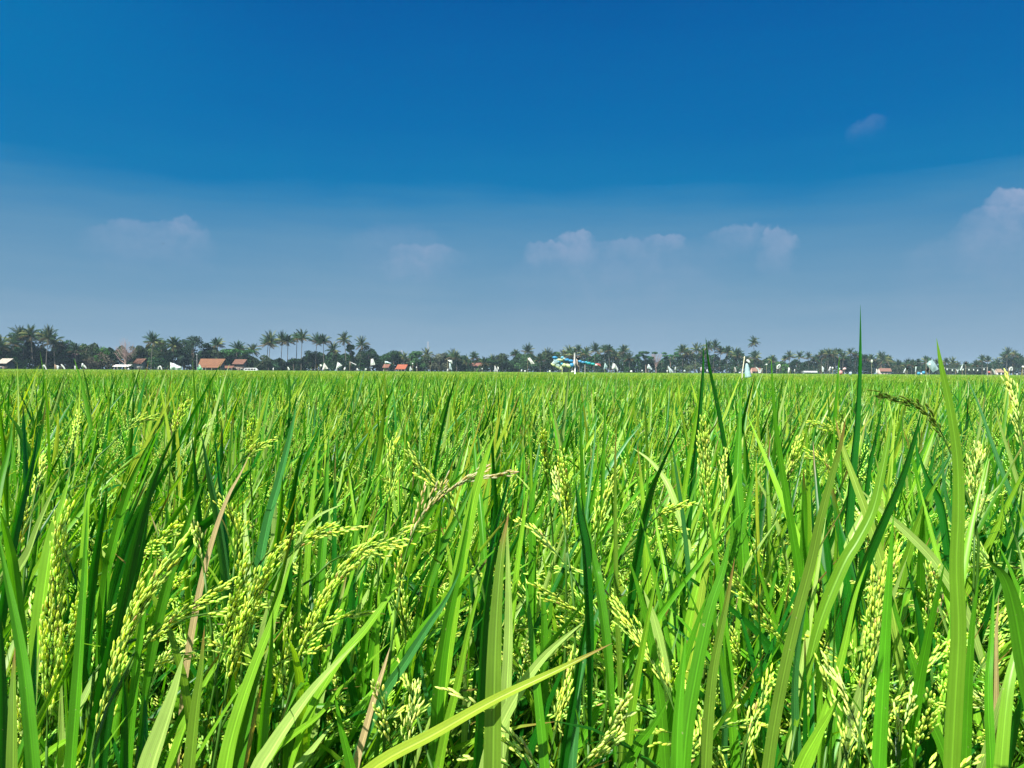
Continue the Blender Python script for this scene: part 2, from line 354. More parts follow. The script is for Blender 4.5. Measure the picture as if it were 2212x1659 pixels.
# ------------------------------------------------------------------ rice field (one mass of stuff)
TINTS = {'G': (0.085, 0.315, 0.010), 'D': (0.013, 0.155, 0.008), 'L': (0.215, 0.47, 0.024), 'P': (0.36, 0.54, 0.12), 'Y': (0.33, 0.47, 0.035),  # leaf greens; D also holds painted shade, L and P painted sunlight
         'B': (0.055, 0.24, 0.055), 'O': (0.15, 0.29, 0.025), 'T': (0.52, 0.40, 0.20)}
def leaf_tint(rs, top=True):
    k = rs.choices('GDLPYBT', [30, 25, 36, 10, 3, 1.5, 0.15] if top else [32, 34, 18, 2, 3, 2, 0.8])[0]  # share of D also stands in for shadows between blades
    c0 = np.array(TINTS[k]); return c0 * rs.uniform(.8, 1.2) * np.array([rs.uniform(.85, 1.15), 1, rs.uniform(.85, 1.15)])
def hill(seed, nculm, nseg, ncross, gdet, pan_frac=0.75, leaves=3, wmul=1.0, lean=1.0, gscale=1.0, nbr=9):
    rs = random.Random(seed); mb = MB()
    for k in range(nculm):
        a = rs.uniform(0, 6.283); rad = rs.uniform(0, 0.045); base = np.array([math.cos(a) * rad, math.sin(a) * rad, 0])
        out = np.array([math.cos(a), math.sin(a), 0]); ang = R(rs.uniform(0, 13)) * lean
        H = rs.uniform(0.72, 0.88); top = base + (out * math.sin(ang) + np.array([0, 0, math.cos(ang)])) * H
        culm = np.array([base, base * .5 + top * .5 + np.array([0, 0, .01]), top])
        if nseg > 3: tube(mb, culm, [0.003, 0.0026, 0.0018], (0.10, 0.24, 0.03), 3, cap=False)
        elif nseg > 2: leaf_mesh(mb, culm, 0.007, (1, 0, 0), (0.10, 0.22, 0.03), 0, 1, 0)
        for l in range(leaves):
            flag = l == 0; h0 = (0.90 if flag else rs.uniform(.45, .85)); p0 = base + (top - base) * h0
            L = rs.uniform(.28, .46) if flag else rs.uniform(.3, .52); wd = rs.uniform(.010, .0165) * wmul
            b = rs.uniform(0, 6.283); o = np.array([math.cos(b), math.sin(b), 0])
            th0 = R(rs.uniform(2, 16) if flag else rs.uniform(8, 26)) ; bend = R(rs.uniform(0, 22) if flag else rs.uniform(10, 75)) * (1.6 if rs.random() < .1 else 1)
            s = np.linspace(0, 1, nseg + 1); th = th0 + bend * s ** 1.6
            dz = np.cos(th); dr = np.sin(th); st = L / nseg
            P = [p0]
            for i in range(nseg): P.append(P[-1] + (o * (dr[i] + dr[i + 1]) / 2 + np.array([0, 0, (dz[i] + dz[i + 1]) / 2])) * st)
            tw = rs.uniform(0, 3.14159); side = np.array([math.cos(tw), math.sin(tw), 0])
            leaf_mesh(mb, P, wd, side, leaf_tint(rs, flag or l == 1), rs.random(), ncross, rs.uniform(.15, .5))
        if rs.random() < pan_frac:
            b = rs.uniform(-1.6, 1.6) if rs.random() < .6 else rs.uniform(0, 6.283); o = np.array([math.cos(b), math.sin(b), 0])
            L = rs.uniform(.16, .22); n = 9 if gdet > 1 else 5; s = np.linspace(0, 1, n)
            th = R(rs.uniform(4, 20)) + R(rs.uniform(35, 125)) * s ** 1.1
            P = [top - np.array([0, 0, rs.uniform(-.01, .07)])]
            for i in range(n - 1): P.append(P[-1] + (o * math.sin(th[i]) + np.array([0, 0, math.cos(th[i])])) * L / (n - 1))
            tint = GRAIN * rs.uniform(.8, 1.1) * np.array([rs.uniform(.75, 1.1), 1, 1])
            if gdet >= 1: panicle(mb, P, nbr, 0.085, gdet, tint, gl=0.0104 * gscale, gw=0.0029 * gscale, rs=rs)
            else:
                for q in range(4):
                    Q = np.array(P) + np.array([rs.uniform(-.03, .03), rs.uniform(-.03, .03), rs.uniform(-.04, .02)])
                    leaf_mesh(mb, Q[rs.randint(0, 1)::1], 0.012, (rs.gauss(0, 1), rs.gauss(0, 1), .4), tint * .9, 0, 1, 0)
    return mb.arrays()

FIELD = MB()
def plant_many(tmpls, XY, smin, smax, shear=(0.15, 0.10), zmul=None):
    k = len(XY); pick = rng.integers(0, len(tmpls), k)
    for ti, (v, f, t, l) in enumerate(tmpls):
        q = np.where(pick == ti)[0]; m = len(q)
        if m == 0: continue
        a = rng.uniform(-np.pi, np.pi, m); s = rng.uniform(smin, smax, m)
        if zmul is not None: sz_ = s * zmul[q]
        else: sz_ = s
        ca, sa = np.cos(a) * s, np.sin(a) * s
        V = np.empty((m, len(v), 3), np.float32)
        V[:, :, 2] = v[None, :, 2] * sz_[:, None]
        kx = rng.normal(shear[0], shear[1], m); ky = rng.normal(0, shear[1], m)
        h = np.clip(v[None, :, 2] - 0.2, 0, None) ** 1.3
        V[:, :, 0] = v[None, :, 0] * ca[:, None] - v[None, :, 1] * sa[:, None] + XY[q, 0][:, None] + kx[:, None] * h
        V[:, :, 1] = v[None, :, 0] * sa[:, None] + v[None, :, 1] * ca[:, None] + XY[q, 1][:, None] + ky[:, None] * h
        br = rng.uniform(.85, 1.15, m)[:, None, None]
        Tt = (t[None] * br).astype(np.float32)
        Lf = np.broadcast_to(l[None], (m,) + l.shape).copy(); Lf[:, :, 2] = (Lf[:, :, 2] + rng.random(m)[:, None]) % 1.0
        F = (f[None] + (np.arange(m) * len(v))[:, None, None]).reshape(-1, 3)
        FIELD.add(V.reshape(-1, 3), F, Tt.reshape(-1, 3), Lf.reshape(-1, 3))
def wedge(r0, r1, sp, half, jit=0.35, extra=0.0):
    nx = int(r1 / sp) + 2; xs = np.arange(-nx, nx + 1) * sp; ys = np.arange(0, nx + 1) * sp
    Xg, Yg = np.meshgrid(xs, ys); P = np.stack([Xg.ravel(), Yg.ravel()], 1) + rng.uniform(-jit, jit, (Xg.size, 2)) * sp
    r = np.hypot(P[:, 0], P[:, 1]); an = np.abs(np.arctan2(P[:, 0], P[:, 1] + extra))
    return P[(r >= r0) & (r < r1) & (an < R(half))]
def edge_y(x): return 262 + np.clip(x + 180, 0, None) * 0.42       # far edge of the field, metres
HEROFIELD = True
if HEROFIELD:
    # around and just behind the camera (plants a side step would show)
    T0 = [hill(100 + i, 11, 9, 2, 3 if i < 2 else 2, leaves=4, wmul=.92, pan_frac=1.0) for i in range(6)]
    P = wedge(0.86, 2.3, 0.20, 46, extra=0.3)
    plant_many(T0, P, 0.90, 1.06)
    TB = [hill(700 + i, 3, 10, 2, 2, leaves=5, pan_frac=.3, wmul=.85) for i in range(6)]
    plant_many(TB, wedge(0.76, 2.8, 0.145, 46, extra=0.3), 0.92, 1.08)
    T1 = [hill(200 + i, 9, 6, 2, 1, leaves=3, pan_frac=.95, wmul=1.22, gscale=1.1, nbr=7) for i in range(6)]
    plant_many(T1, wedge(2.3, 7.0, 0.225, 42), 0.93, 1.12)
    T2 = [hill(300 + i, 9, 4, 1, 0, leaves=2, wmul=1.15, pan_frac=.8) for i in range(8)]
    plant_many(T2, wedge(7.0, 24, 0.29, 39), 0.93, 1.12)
    def coarse(seed, n, wd, npan):
        rs = random.Random(seed); mb = MB()
        for k in range(n):
            b = rs.uniform(0, 6.283); p = np.array([rs.uniform(-.18, .18), rs.uniform(-.18, .18), .45]); th = R(rs.uniform(2, 26))
            L = rs.uniform(.4, .66); o = np.array([math.cos(b) * math.sin(th), math.sin(b) * math.sin(th), math.cos(th)])
            leaf_mesh(mb, [p, p + o * L * .55, p + o * L + np.array([0, 0, -.02])], wd * rs.uniform(.6, 1.3), (rs.gauss(0, 1), rs.gauss(0, 1), 0), leaf_tint(rs), 0, 1, 0)
        for k in range(npan):
            p = np.array([rs.uniform(-.2, .2), rs.uniform(-.2, .2), rs.uniform(.78, .93)]); b = rs.uniform(0, 6.283)
            q = p + np.array([math.cos(b) * .12, math.sin(b) * .12, rs.uniform(-.12, .1)])
            leaf_mesh(mb, [p, (p + q) / 2 + np.array([0, 0, .02]), q], wd * 1.2, (rs.gauss(0, 1), rs.gauss(0, 1), .5), np.array((0.42, 0.56, 0.06)) * rs.uniform(.75, 1.0), 0, 1, 0)
        return mb.arrays()
    T3 = [coarse(400 + i, 11, 0.020, 7) for i in range(8)]
    plant_many(T3, wedge(24, 75, 0.42, 38), 0.95, 1.14)
    T4 = [coarse(500 + i, 7, 0.06, 4) for i in range(6)]
    P = wedge(75, 620, 1.15, 37); P = P[P[:, 1] < edge_y(P[:, 0])]
    plant_many(T4, P, 0.95, 1.12, shear=(0.1, 0.3))
    # closed canopy under the far leaves
    xs = np.concatenate([np.linspace(-1, 1, 90)]); rows = np.concatenate([np.linspace(24, 90, 30), np.geomspace(95, 640, 40)])
    V = []
    for yv in rows:
        for xv in xs:
            x = xv * yv * 0.8; y = min(yv, edge_y(x)); V.append((x, y, 0.80 + random.uniform(-.04, .06)))
    F = []; m = len(xs)
    for j in range(len(rows) - 1):
        for i in range(m - 1):
            a = j * m + i; F += [(a, a + 1, a + m + 1), (a, a + m + 1, a + m)]
    FIELD.add(V, F, (0.13, 0.27, 0.025))
    fo = FIELD.build('rice_field', RICE); del FIELD
    tag(fo, 'dense green rice crop with ripening panicles filling the ground to the tree line', 'rice field', kind='stuff')

# ------------------------------------------------------------------ the rice plants one can tell apart in the foreground
REG = {1: (0, 789), 2: (733, 789), 3: (1466, 789), 4: (0, 1224), 5: (733, 1224), 6: (1466, 1224)}
def rp(r, p): return (REG[r][0] + p[0] * .3372, REG[r][1] + p[1] * .3372)
def spline(P, n):
    P = [Vector(p) for p in P]
    if len(P) == 2: P = [P[0], (P[0] + P[1]) / 2, P[1]]
    Q = [P[0] * 2 - P[1]] + P + [P[-1] * 2 - P[-2]]; out = []; m = len(P) - 1
    for k in range(n):
        t = k / (n - 1) * m; i = min(int(t), m - 1); u = t - i; a, b, c_, d = Q[i:i + 4]
        out.append(0.5 * ((2 * b) + (c_ - a) * u + (2 * a - 5 * b + 4 * c_ - d) * u * u + (3 * b - a - 3 * c_ + d) * u ** 3))
    return np.array([list(p) for p in out])
# leaf: plant, region, tint, width, points tip first, [distance]
LEAVES = [
 ('tall',3,'D',62,[(1164,-388),(1155,0),(1135,350),(1108,620),(1075,1000),(1060,1250)],1.25), ('tall',3,'D',34,[(1320,170),(1270,420),(1220,640),(1190,900)]),
 ('tall',3,'G',40,[(1000,350),(992,520),(975,690),(940,900)]), ('tall',3,'G',30,[(1030,-60),(1015,130),(1000,330),(985,560)],1.5),
 ('cross',3,'D',40,[(172,-178),(190,0),(240,250),(300,600),(370,1000),(420,1290)],1.3), ('cross',3,'D',42,[(158,-140),(150,60),(120,400),(70,850),(30,1290)],1.3),
 ('cross',3,'L',60,[(385,690),(330,850),(230,1100),(150,1330)]), ('cross',3,'L',34,[(162,-50),(140,200),(90,480),(40,800)]), ('cross',3,'D',30,[(490,60),(440,230),(395,420),(370,640)]),
 ('olive',3,'O',84,[(1072,330),(1040,500),(985,700),(905,1000),(850,1260),(740,1680),(640,2150),(570,2600)],.60), ('tantip',3,'Y',66,[(1000,330),(1055,540),(1130,750),(1210,970),(1310,1300)],.95),
 ('tantip',3,'L',52,[(990,780),(1020,1000),(1012,1320)]), ('tantip',3,'G',52,[(1035,1000),(1055,1150),(1060,1400)]), ('tantip',3,'G',64,[(800,660),(808,900),(800,1300)]),
 ('limewide',3,'L',88,[(1375,285),(1340,500),(1300,700),(1245,930),(1150,1120),(1050,1290)],.85), ('limewide',3,'D',72,[(1555,285),(1505,480),(1425,730),(1330,950),(1255,1120),(1170,1340)],.8),
 ('limewide',3,'L',60,[(1690,690),(1600,850),(1510,1080),(1440,1330)]), ('limewide',3,'P',66,[(1160,790),(1300,930),(1480,1090),(1660,1290)],1.0), ('limewide',3,'G',62,[(1570,900),(1555,1100),(1548,1380)]),
 ('limewide',3,'P',70,[(1240,800),(1180,950),(1110,1100),(1060,1260)],1.1),
 ('big',3,'L',112,[(1652,-172),(1680,0),(1735,250),(1785,600),(1792,950),(1780,1290),(1795,1700),(1775,2100),(1750,2600)],.44),
 ('big',6,'D',66,[(1520,880),(1400,1030),(1280,1180),(1200,1310)]), ('big',6,'G',70,[(1925,60),(1885,350),(1862,700),(1850,1000)],.8), ('big',6,'G',66,[(2022,100),(2000,500),(1982,800),(2000,1310)],.8),
 ('big',6,'G',66,[(1740,150),(1760,500),(1775,900)],.9),
 ('rightpan',3,'B',34,[(1840,70),(1920,250),(2000,480),(2090,730),(2200,1000)]), ('rightpan',3,'D',46,[(1740,575),(1850,850),(1950,1100),(2060,1330)]), ('rightpan',3,'D',58,[(1530,540),(1600,730),(1680,870),(1720,1080)]),
 ('rightpan',3,'B',40,[(1690,480),(1700,760),(1760,1020),(1800,1290)]),
 ('edge',3,'P',32,[(2015,260),(2070,420),(2140,640),(2230,960)]), ('edge',6,'G',150,[(1960,-60),(2080,60),(2150,280),(2210,620),(2290,1000)],.5), ('edge',6,'D',88,[(2230,780),(2160,950),(2110,1150),(2060,1330)],.75),
 ('edge',3,'D',44,[(2190,800),(2130,950),(2075,1150),(2040,1330)]), ('edge',6,'L',100,[(2190,120),(2170,500),(2110,800),(2060,1330)],.62),
 ('spear',3,'G',58,[(592,-60),(612,300),(652,600),(710,950),(765,1290),(800,1600)],.95), ('spear',3,'P',26,[(455,640),(520,760),(580,880)]), ('spear',3,'L',50,[(560,690),(575,900),(580,1350)]),
 ('spear',3,'G',90,[(400,180),(385,480),(375,760),(400,1050)],1.25), ('spear',3,'G',56,[(500,560),(455,820),(385,1080),(330,1340)]),
 ('bunch',6,'L',78,[(1212,-40),(1130,200),(1055,550),(955,900),(850,1200),(800,1330)],.8), ('bunch',6,'L',44,[(1432,185),(1340,390),(1240,550)]), ('bunch',6,'G',66,[(1300,-60),(1390,300),(1500,620),(1600,950),(1700,1200)],.85),
 ('bunch',6,'D',76,[(1450,-60),(1525,300),(1560,620),(1580,900)],.9), ('bunch',6,'L',92,[(1040,820),(960,960),(870,1110),(770,1310)],.7), ('bunch',6,'G',110,[(890,-80),(960,150),(1010,450),(1010,700)],1.0),
 ('inner',6,'G',120,[(330,-200),(290,0),(200,280),(120,650),(60,1000),(30,1330)],.62), ('inner',6,'O',96,[(360,-60),(300,260),(225,640),(190,980),(170,1330)],.7), ('inner',6,'B',44,[(350,300),(290,500),(272,700),(292,950),(290,1150)],.9),
 ('inner',6,'D',60,[(365,220),(430,450),(520,800),(560,950)],.9), ('inner',6,'L',84,[(20,420),(20,700),(0,1000),(-20,1330)],.66), ('inner',6,'B',62,[(820,230),(765,500),(740,850),(765,1310)],.85),
 ('inner',6,'P',46,[(700,1080),(690,1180),(700,1330)]),
 ('wide',5,'O',135,[(1085,-340),(1040,-80),(1010,300),(995,700),(985,1330)],.62), ('wide',5,'D',64,[(1075,-340),(985,-60),(930,300),(905,700),(870,1330)],.7), ('wide',5,'P',92,[(1075,-320),(1085,60),(1090,400),(1075,770),(1060,1000)],.8),
 ('wide',5,'G',80,[(1188,50),(1225,380),(1270,800),(1320,1330)],.66), ('wide',5,'L',72,[(945,-20),(840,370),(765,740),(690,1050),(640,1330)],.75),
 ('wide',5,'G',100,[(860,-500),(780,-40),(700,330),(645,700),(620,1060)],.85),
 ('cut',5,'Y',94,[(1750,490),(1430,650),(1010,850),(620,1070),(200,1310)],.62), ('cut',5,'P',108,[(1570,350),(1330,560),(1160,790),(1010,1080),(940,1330)],.68), ('cut',5,'O',30,[(890,980),(740,1080),(560,1190),(400,1310)],1.0),
 ('cut',5,'L',50,[(900,650),(750,710),(600,860),(480,985)],.9), ('cut',5,'G',42,[(760,935),(430,915),(200,895),(-40,880)],1.0),
 ('grey',2,'O',40,[(1775,395),(1768,600),(1768,900),(1772,1290),(1780,1600),(1800,2000),(1808,2600)],.95), ('grey',5,'D',72,[(1640,100),(1565,400),(1490,850),(1440,1150)],.85), ('grey',5,'B',64,[(1755,40),(1610,430),(1540,760),(1520,950)],.9),
 ('grey',5,'P',104,[(1950,150),(2020,350),(2085,640)],.9), ('grey',5,'L',62,[(2060,-60),(1985,300),(1930,600),(1880,900),(1835,1330)],.85), ('grey',5,'G',92,[(2110,850),(2010,1020),(1910,1150),(1830,1330)],.75),
 ('grey',5,'G',102,[(2225,400),(2195,700),(2170,1000),(2160,1330)],.55), ('grey',5,'D',40,[(1390,150),(1400,400),(1430,700)]), ('grey',5,'G',72,[(1290,80),(1310,300),(1310,560)],1.0),
 ('husk',2,'G',70,[(860,620),(640,860),(470,1130),(360,1330)],1.0), ('husk',2,'G',50,[(655,880),(635,1080),(610,1330)],1.0),
 ('brownstem',5,'T',52,[(325,515),(290,640),(240,800),(170,1050),(100,1330)],.75), ('brownstem',5,'B',66,[(785,10),(680,220),(560,400),(420,620),(280,830)],.8), ('brownstem',5,'L',70,[(420,50),(300,220),(170,400),(-10,620)],.8),
 ('brownstem',5,'L',30,[(330,480),(200,600),(60,740),(-60,860)],.9), ('brownstem',5,'B',52,[(500,480),(540,740),(590,960),(620,1200)],.9), ('brownstem',5,'D',80,[(700,0),(600,180),(510,420),(470,700)],1.0),
 ('pale',4,'L',112,[(1890,-120),(1770,280),(1610,700),(1500,1040),(1440,1330)],.68), ('pale',4,'P',118,[(2300,470),(2050,740),(1870,980),(1740,1180),(1650,1350)],.6), ('pale',4,'G',86,[(1750,262),(1722,600),(1690,900),(1660,1330)],.68),
 ('pale',4,'G',78,[(2143,800),(2180,1000),(2230,1200),(2260,1350)],.75), ('pale',4,'L',52,[(2260,700),(2060,940),(1880,1080),(1760,1200)],.8), ('pale',4,'G',56,[(2260,880),(2000,890),(1730,885)],1.0),
 ('pale',4,'P',62,[(2140,1000),(2020,1150),(1900,1320)],.8),
 ('tanleaf',1,'T',40,[(1605,560),(1540,700),(1470,830),(1400,1010),(1335,1230),(1290,1420),(1225,1760)],.9), ('tanleaf',4,'O',92,[(1312,375),(1295,650),(1262,900),(1220,1330)],.64), ('tanleaf',4,'P',150,[(1180,560),(1130,800),(1050,1060),(960,1350)],.6),
 ('tanleaf',4,'D',60,[(1150,640),(1060,860),(990,1060),(940,1250)],.66), ('tanleaf',4,'L',66,[(1515,470),(1360,680),(1240,900),(1160,1100)],.85), ('tanleaf',4,'G',48,[(1460,950),(1280,980),(1080,1015),(860,1060)],1.0),
 ('heavy',4,'G',84,[(560,-420),(545,0),(525,350),(495,800),(455,1330)],.66), ('heavy',4,'D',50,[(685,45),(665,380),(640,720),(620,1000)],.85), ('heavy',4,'D',112,[(960,-400),(880,-20),(765,340),(690,640)],.8),
 ('heavy',4,'D',72,[(790,690),(795,950),(790,1330)],.75), ('heavy',4,'D',72,[(927,820),(920,1000),(890,1330)],.75), ('heavy',4,'G',60,[(985,-200),(930,200),(885,560),(845,920)],.8), ('heavy',4,'L',52,[(510,1080),(400,1130),(300,1210),(220,1320)],.85),
 ('heavy',4,'Y',30,[(340,960),(260,1080),(190,1190),(130,1300)],.85),
 ('left',4,'O',82,[(97,515),(88,760),(88,1000),(85,1340)],.55), ('left',4,'G',92,[(-30,-300),(40,60),(100,350),(150,640),(180,900)],.66), ('left',4,'D',66,[(235,370),(215,620),(195,950),(170,1330)],.72), ('left',4,'P',60,[(262,480),(235,800),(215,1330)],.8),
 ('left',4,'D',90,[(-10,250),(10,600),(15,1000),(10,1350)],.6), ('left',1,'G',78,[(0,930),(30,1050),(60,1180),(85,1330)],.75), ('left',4,'P',56,[(395,700),(398,950),(405,1200)],.85),
 ('dark',1,'D',92,[(1135,395),(1020,640),(930,900),(860,1180),(810,1420),(740,1800)],.78), ('dark',1,'G',64,[(1005,415),(880,660),(800,880),(715,1200),(690,1330)],.9), ('dark',1,'D',72,[(1180,480),(1010,740),(880,960),(790,1200)],.95),
 ('dark',1,'L',60,[(620,700),(570,850),(550,1100),(540,1330)],1.0), ('dark',1,'D',60,[(690,800),(650,1000),(600,1330)],.9),
 ('darkleft',1,'D',54,[(252,370),(210,600),(140,880),(75,1170)],1.0), ('darkleft',1,'G',50,[(85,330),(50,560),(0,760)],1.1), ('darkleft',1,'G',34,[(0,230),(15,400),(30,540)],1.4), ('darkleft',1,'L',84,[(450,700),(400,900),(340,1100),(300,1330)],.9),
 ('darkleft',1,'P',60,[(390,700),(260,1000),(190,1200),(120,1330)],1.0), ('darkleft',1,'D',36,[(150,260),(155,450),(160,640)],1.4),
 ('pair',1,'G',72,[(1300,740),(1240,900),(1160,1130),(1090,1330)],.85), ('pair',1,'B',62,[(1290,430),(1335,700),(1385,960),(1430,1290)],1.0), ('pair',1,'D',54,[(1230,440),(1248,700),(1268,960),(1280,1250)],1.1),
 ('pair',1,'D',40,[(1375,440),(1400,700),(1420,900)],1.2), ('pair',1,'D',66,[(1630,640),(1500,800),(1390,950),(1270,1060)],1.1), ('pair',1,'G',44,[(1440,640),(1210,850),(1060,1060)],1.1),
 ('mid',1,'B',62,[(1900,250),(1862,450),(1790,740),(1720,1000)],1.1), ('mid',1,'D',52,[(1960,470),(1900,700),(1870,900),(1860,1080)],1.1), ('mid',1,'G',56,[(1810,700),(1790,950),(1750,1280)],1.0), ('mid',1,'L',40,[(2050,400),(2020,700),(1990,1000)],1.1),
 ('mid',1,'G',60,[(2110,400),(2090,700),(2080,1000),(2060,1200)],1.1), ('mid',1,'P',46,[(1575,880),(1570,1020),(1580,1180)],1.1), ('mid',1,'P',50,[(2212,880),(2000,1000),(1900,1200),(1830,1330)],1.0),
 ('centre',2,'L',96,[(1000,420),(930,620),(870,830),(820,1080),(770,1330)],.85), ('centre',2,'G',44,[(845,240),(862,480),(880,700),(900,860)],1.2), ('centre',2,'D',36,[(962,375),(985,650),(1000,900)],1.2), ('centre',2,'G',60,[(870,740),(760,960),(650,1180)],1.0),
 ('centre',2,'D',42,[(1120,560),(1060,800),(990,1050),(940,1300)],1.0), ('centre',2,'L',40,[(1215,740),(1180,1000),(1140,1300)],1.0), ('centre',2,'G',56,[(1290,620),(1240,850),(1240,1100)],1.1),
 ('fork',2,'D',66,[(1512,740),(1530,950),(1560,1130),(1570,1330)],.85), ('fork',2,'G',62,[(1530,800),(1575,1020),(1640,1290),(1660,1400)],.85), ('fork',2,'D',54,[(2205,340),(2060,640),(1990,800),(1940,1000)],1.0),
 ('fork',2,'G',44,[(1945,910),(1860,1090),(1790,1230)],1.1), ('fork',2,'B',30,[(1650,290),(1625,600),(1590,900)],1.3), ('fork',2,'G',36,[(1740,330),(1660,680),(1600,960)],1.3), ('fork',2,'B',32,[(2125,470),(2160,690),(2205,1000)],1.1),
 ('fork',2,'P',44,[(1880,530),(1990,610),(2080,720),(2140,850)],1.2), ('fork',2,'L',34,[(2016,890),(2040,1080),(2080,1290)],1.1), ('fork',2,'G',28,[(1705,120),(1700,350),(1690,600)],1.5), ('fork',2,'G',34,[(1545,230),(1550,500),(1560,760)],1.4),
 ('fork',2,'D',22,[(748,40),(722,150),(690,260),(640,480)],1.9),
]
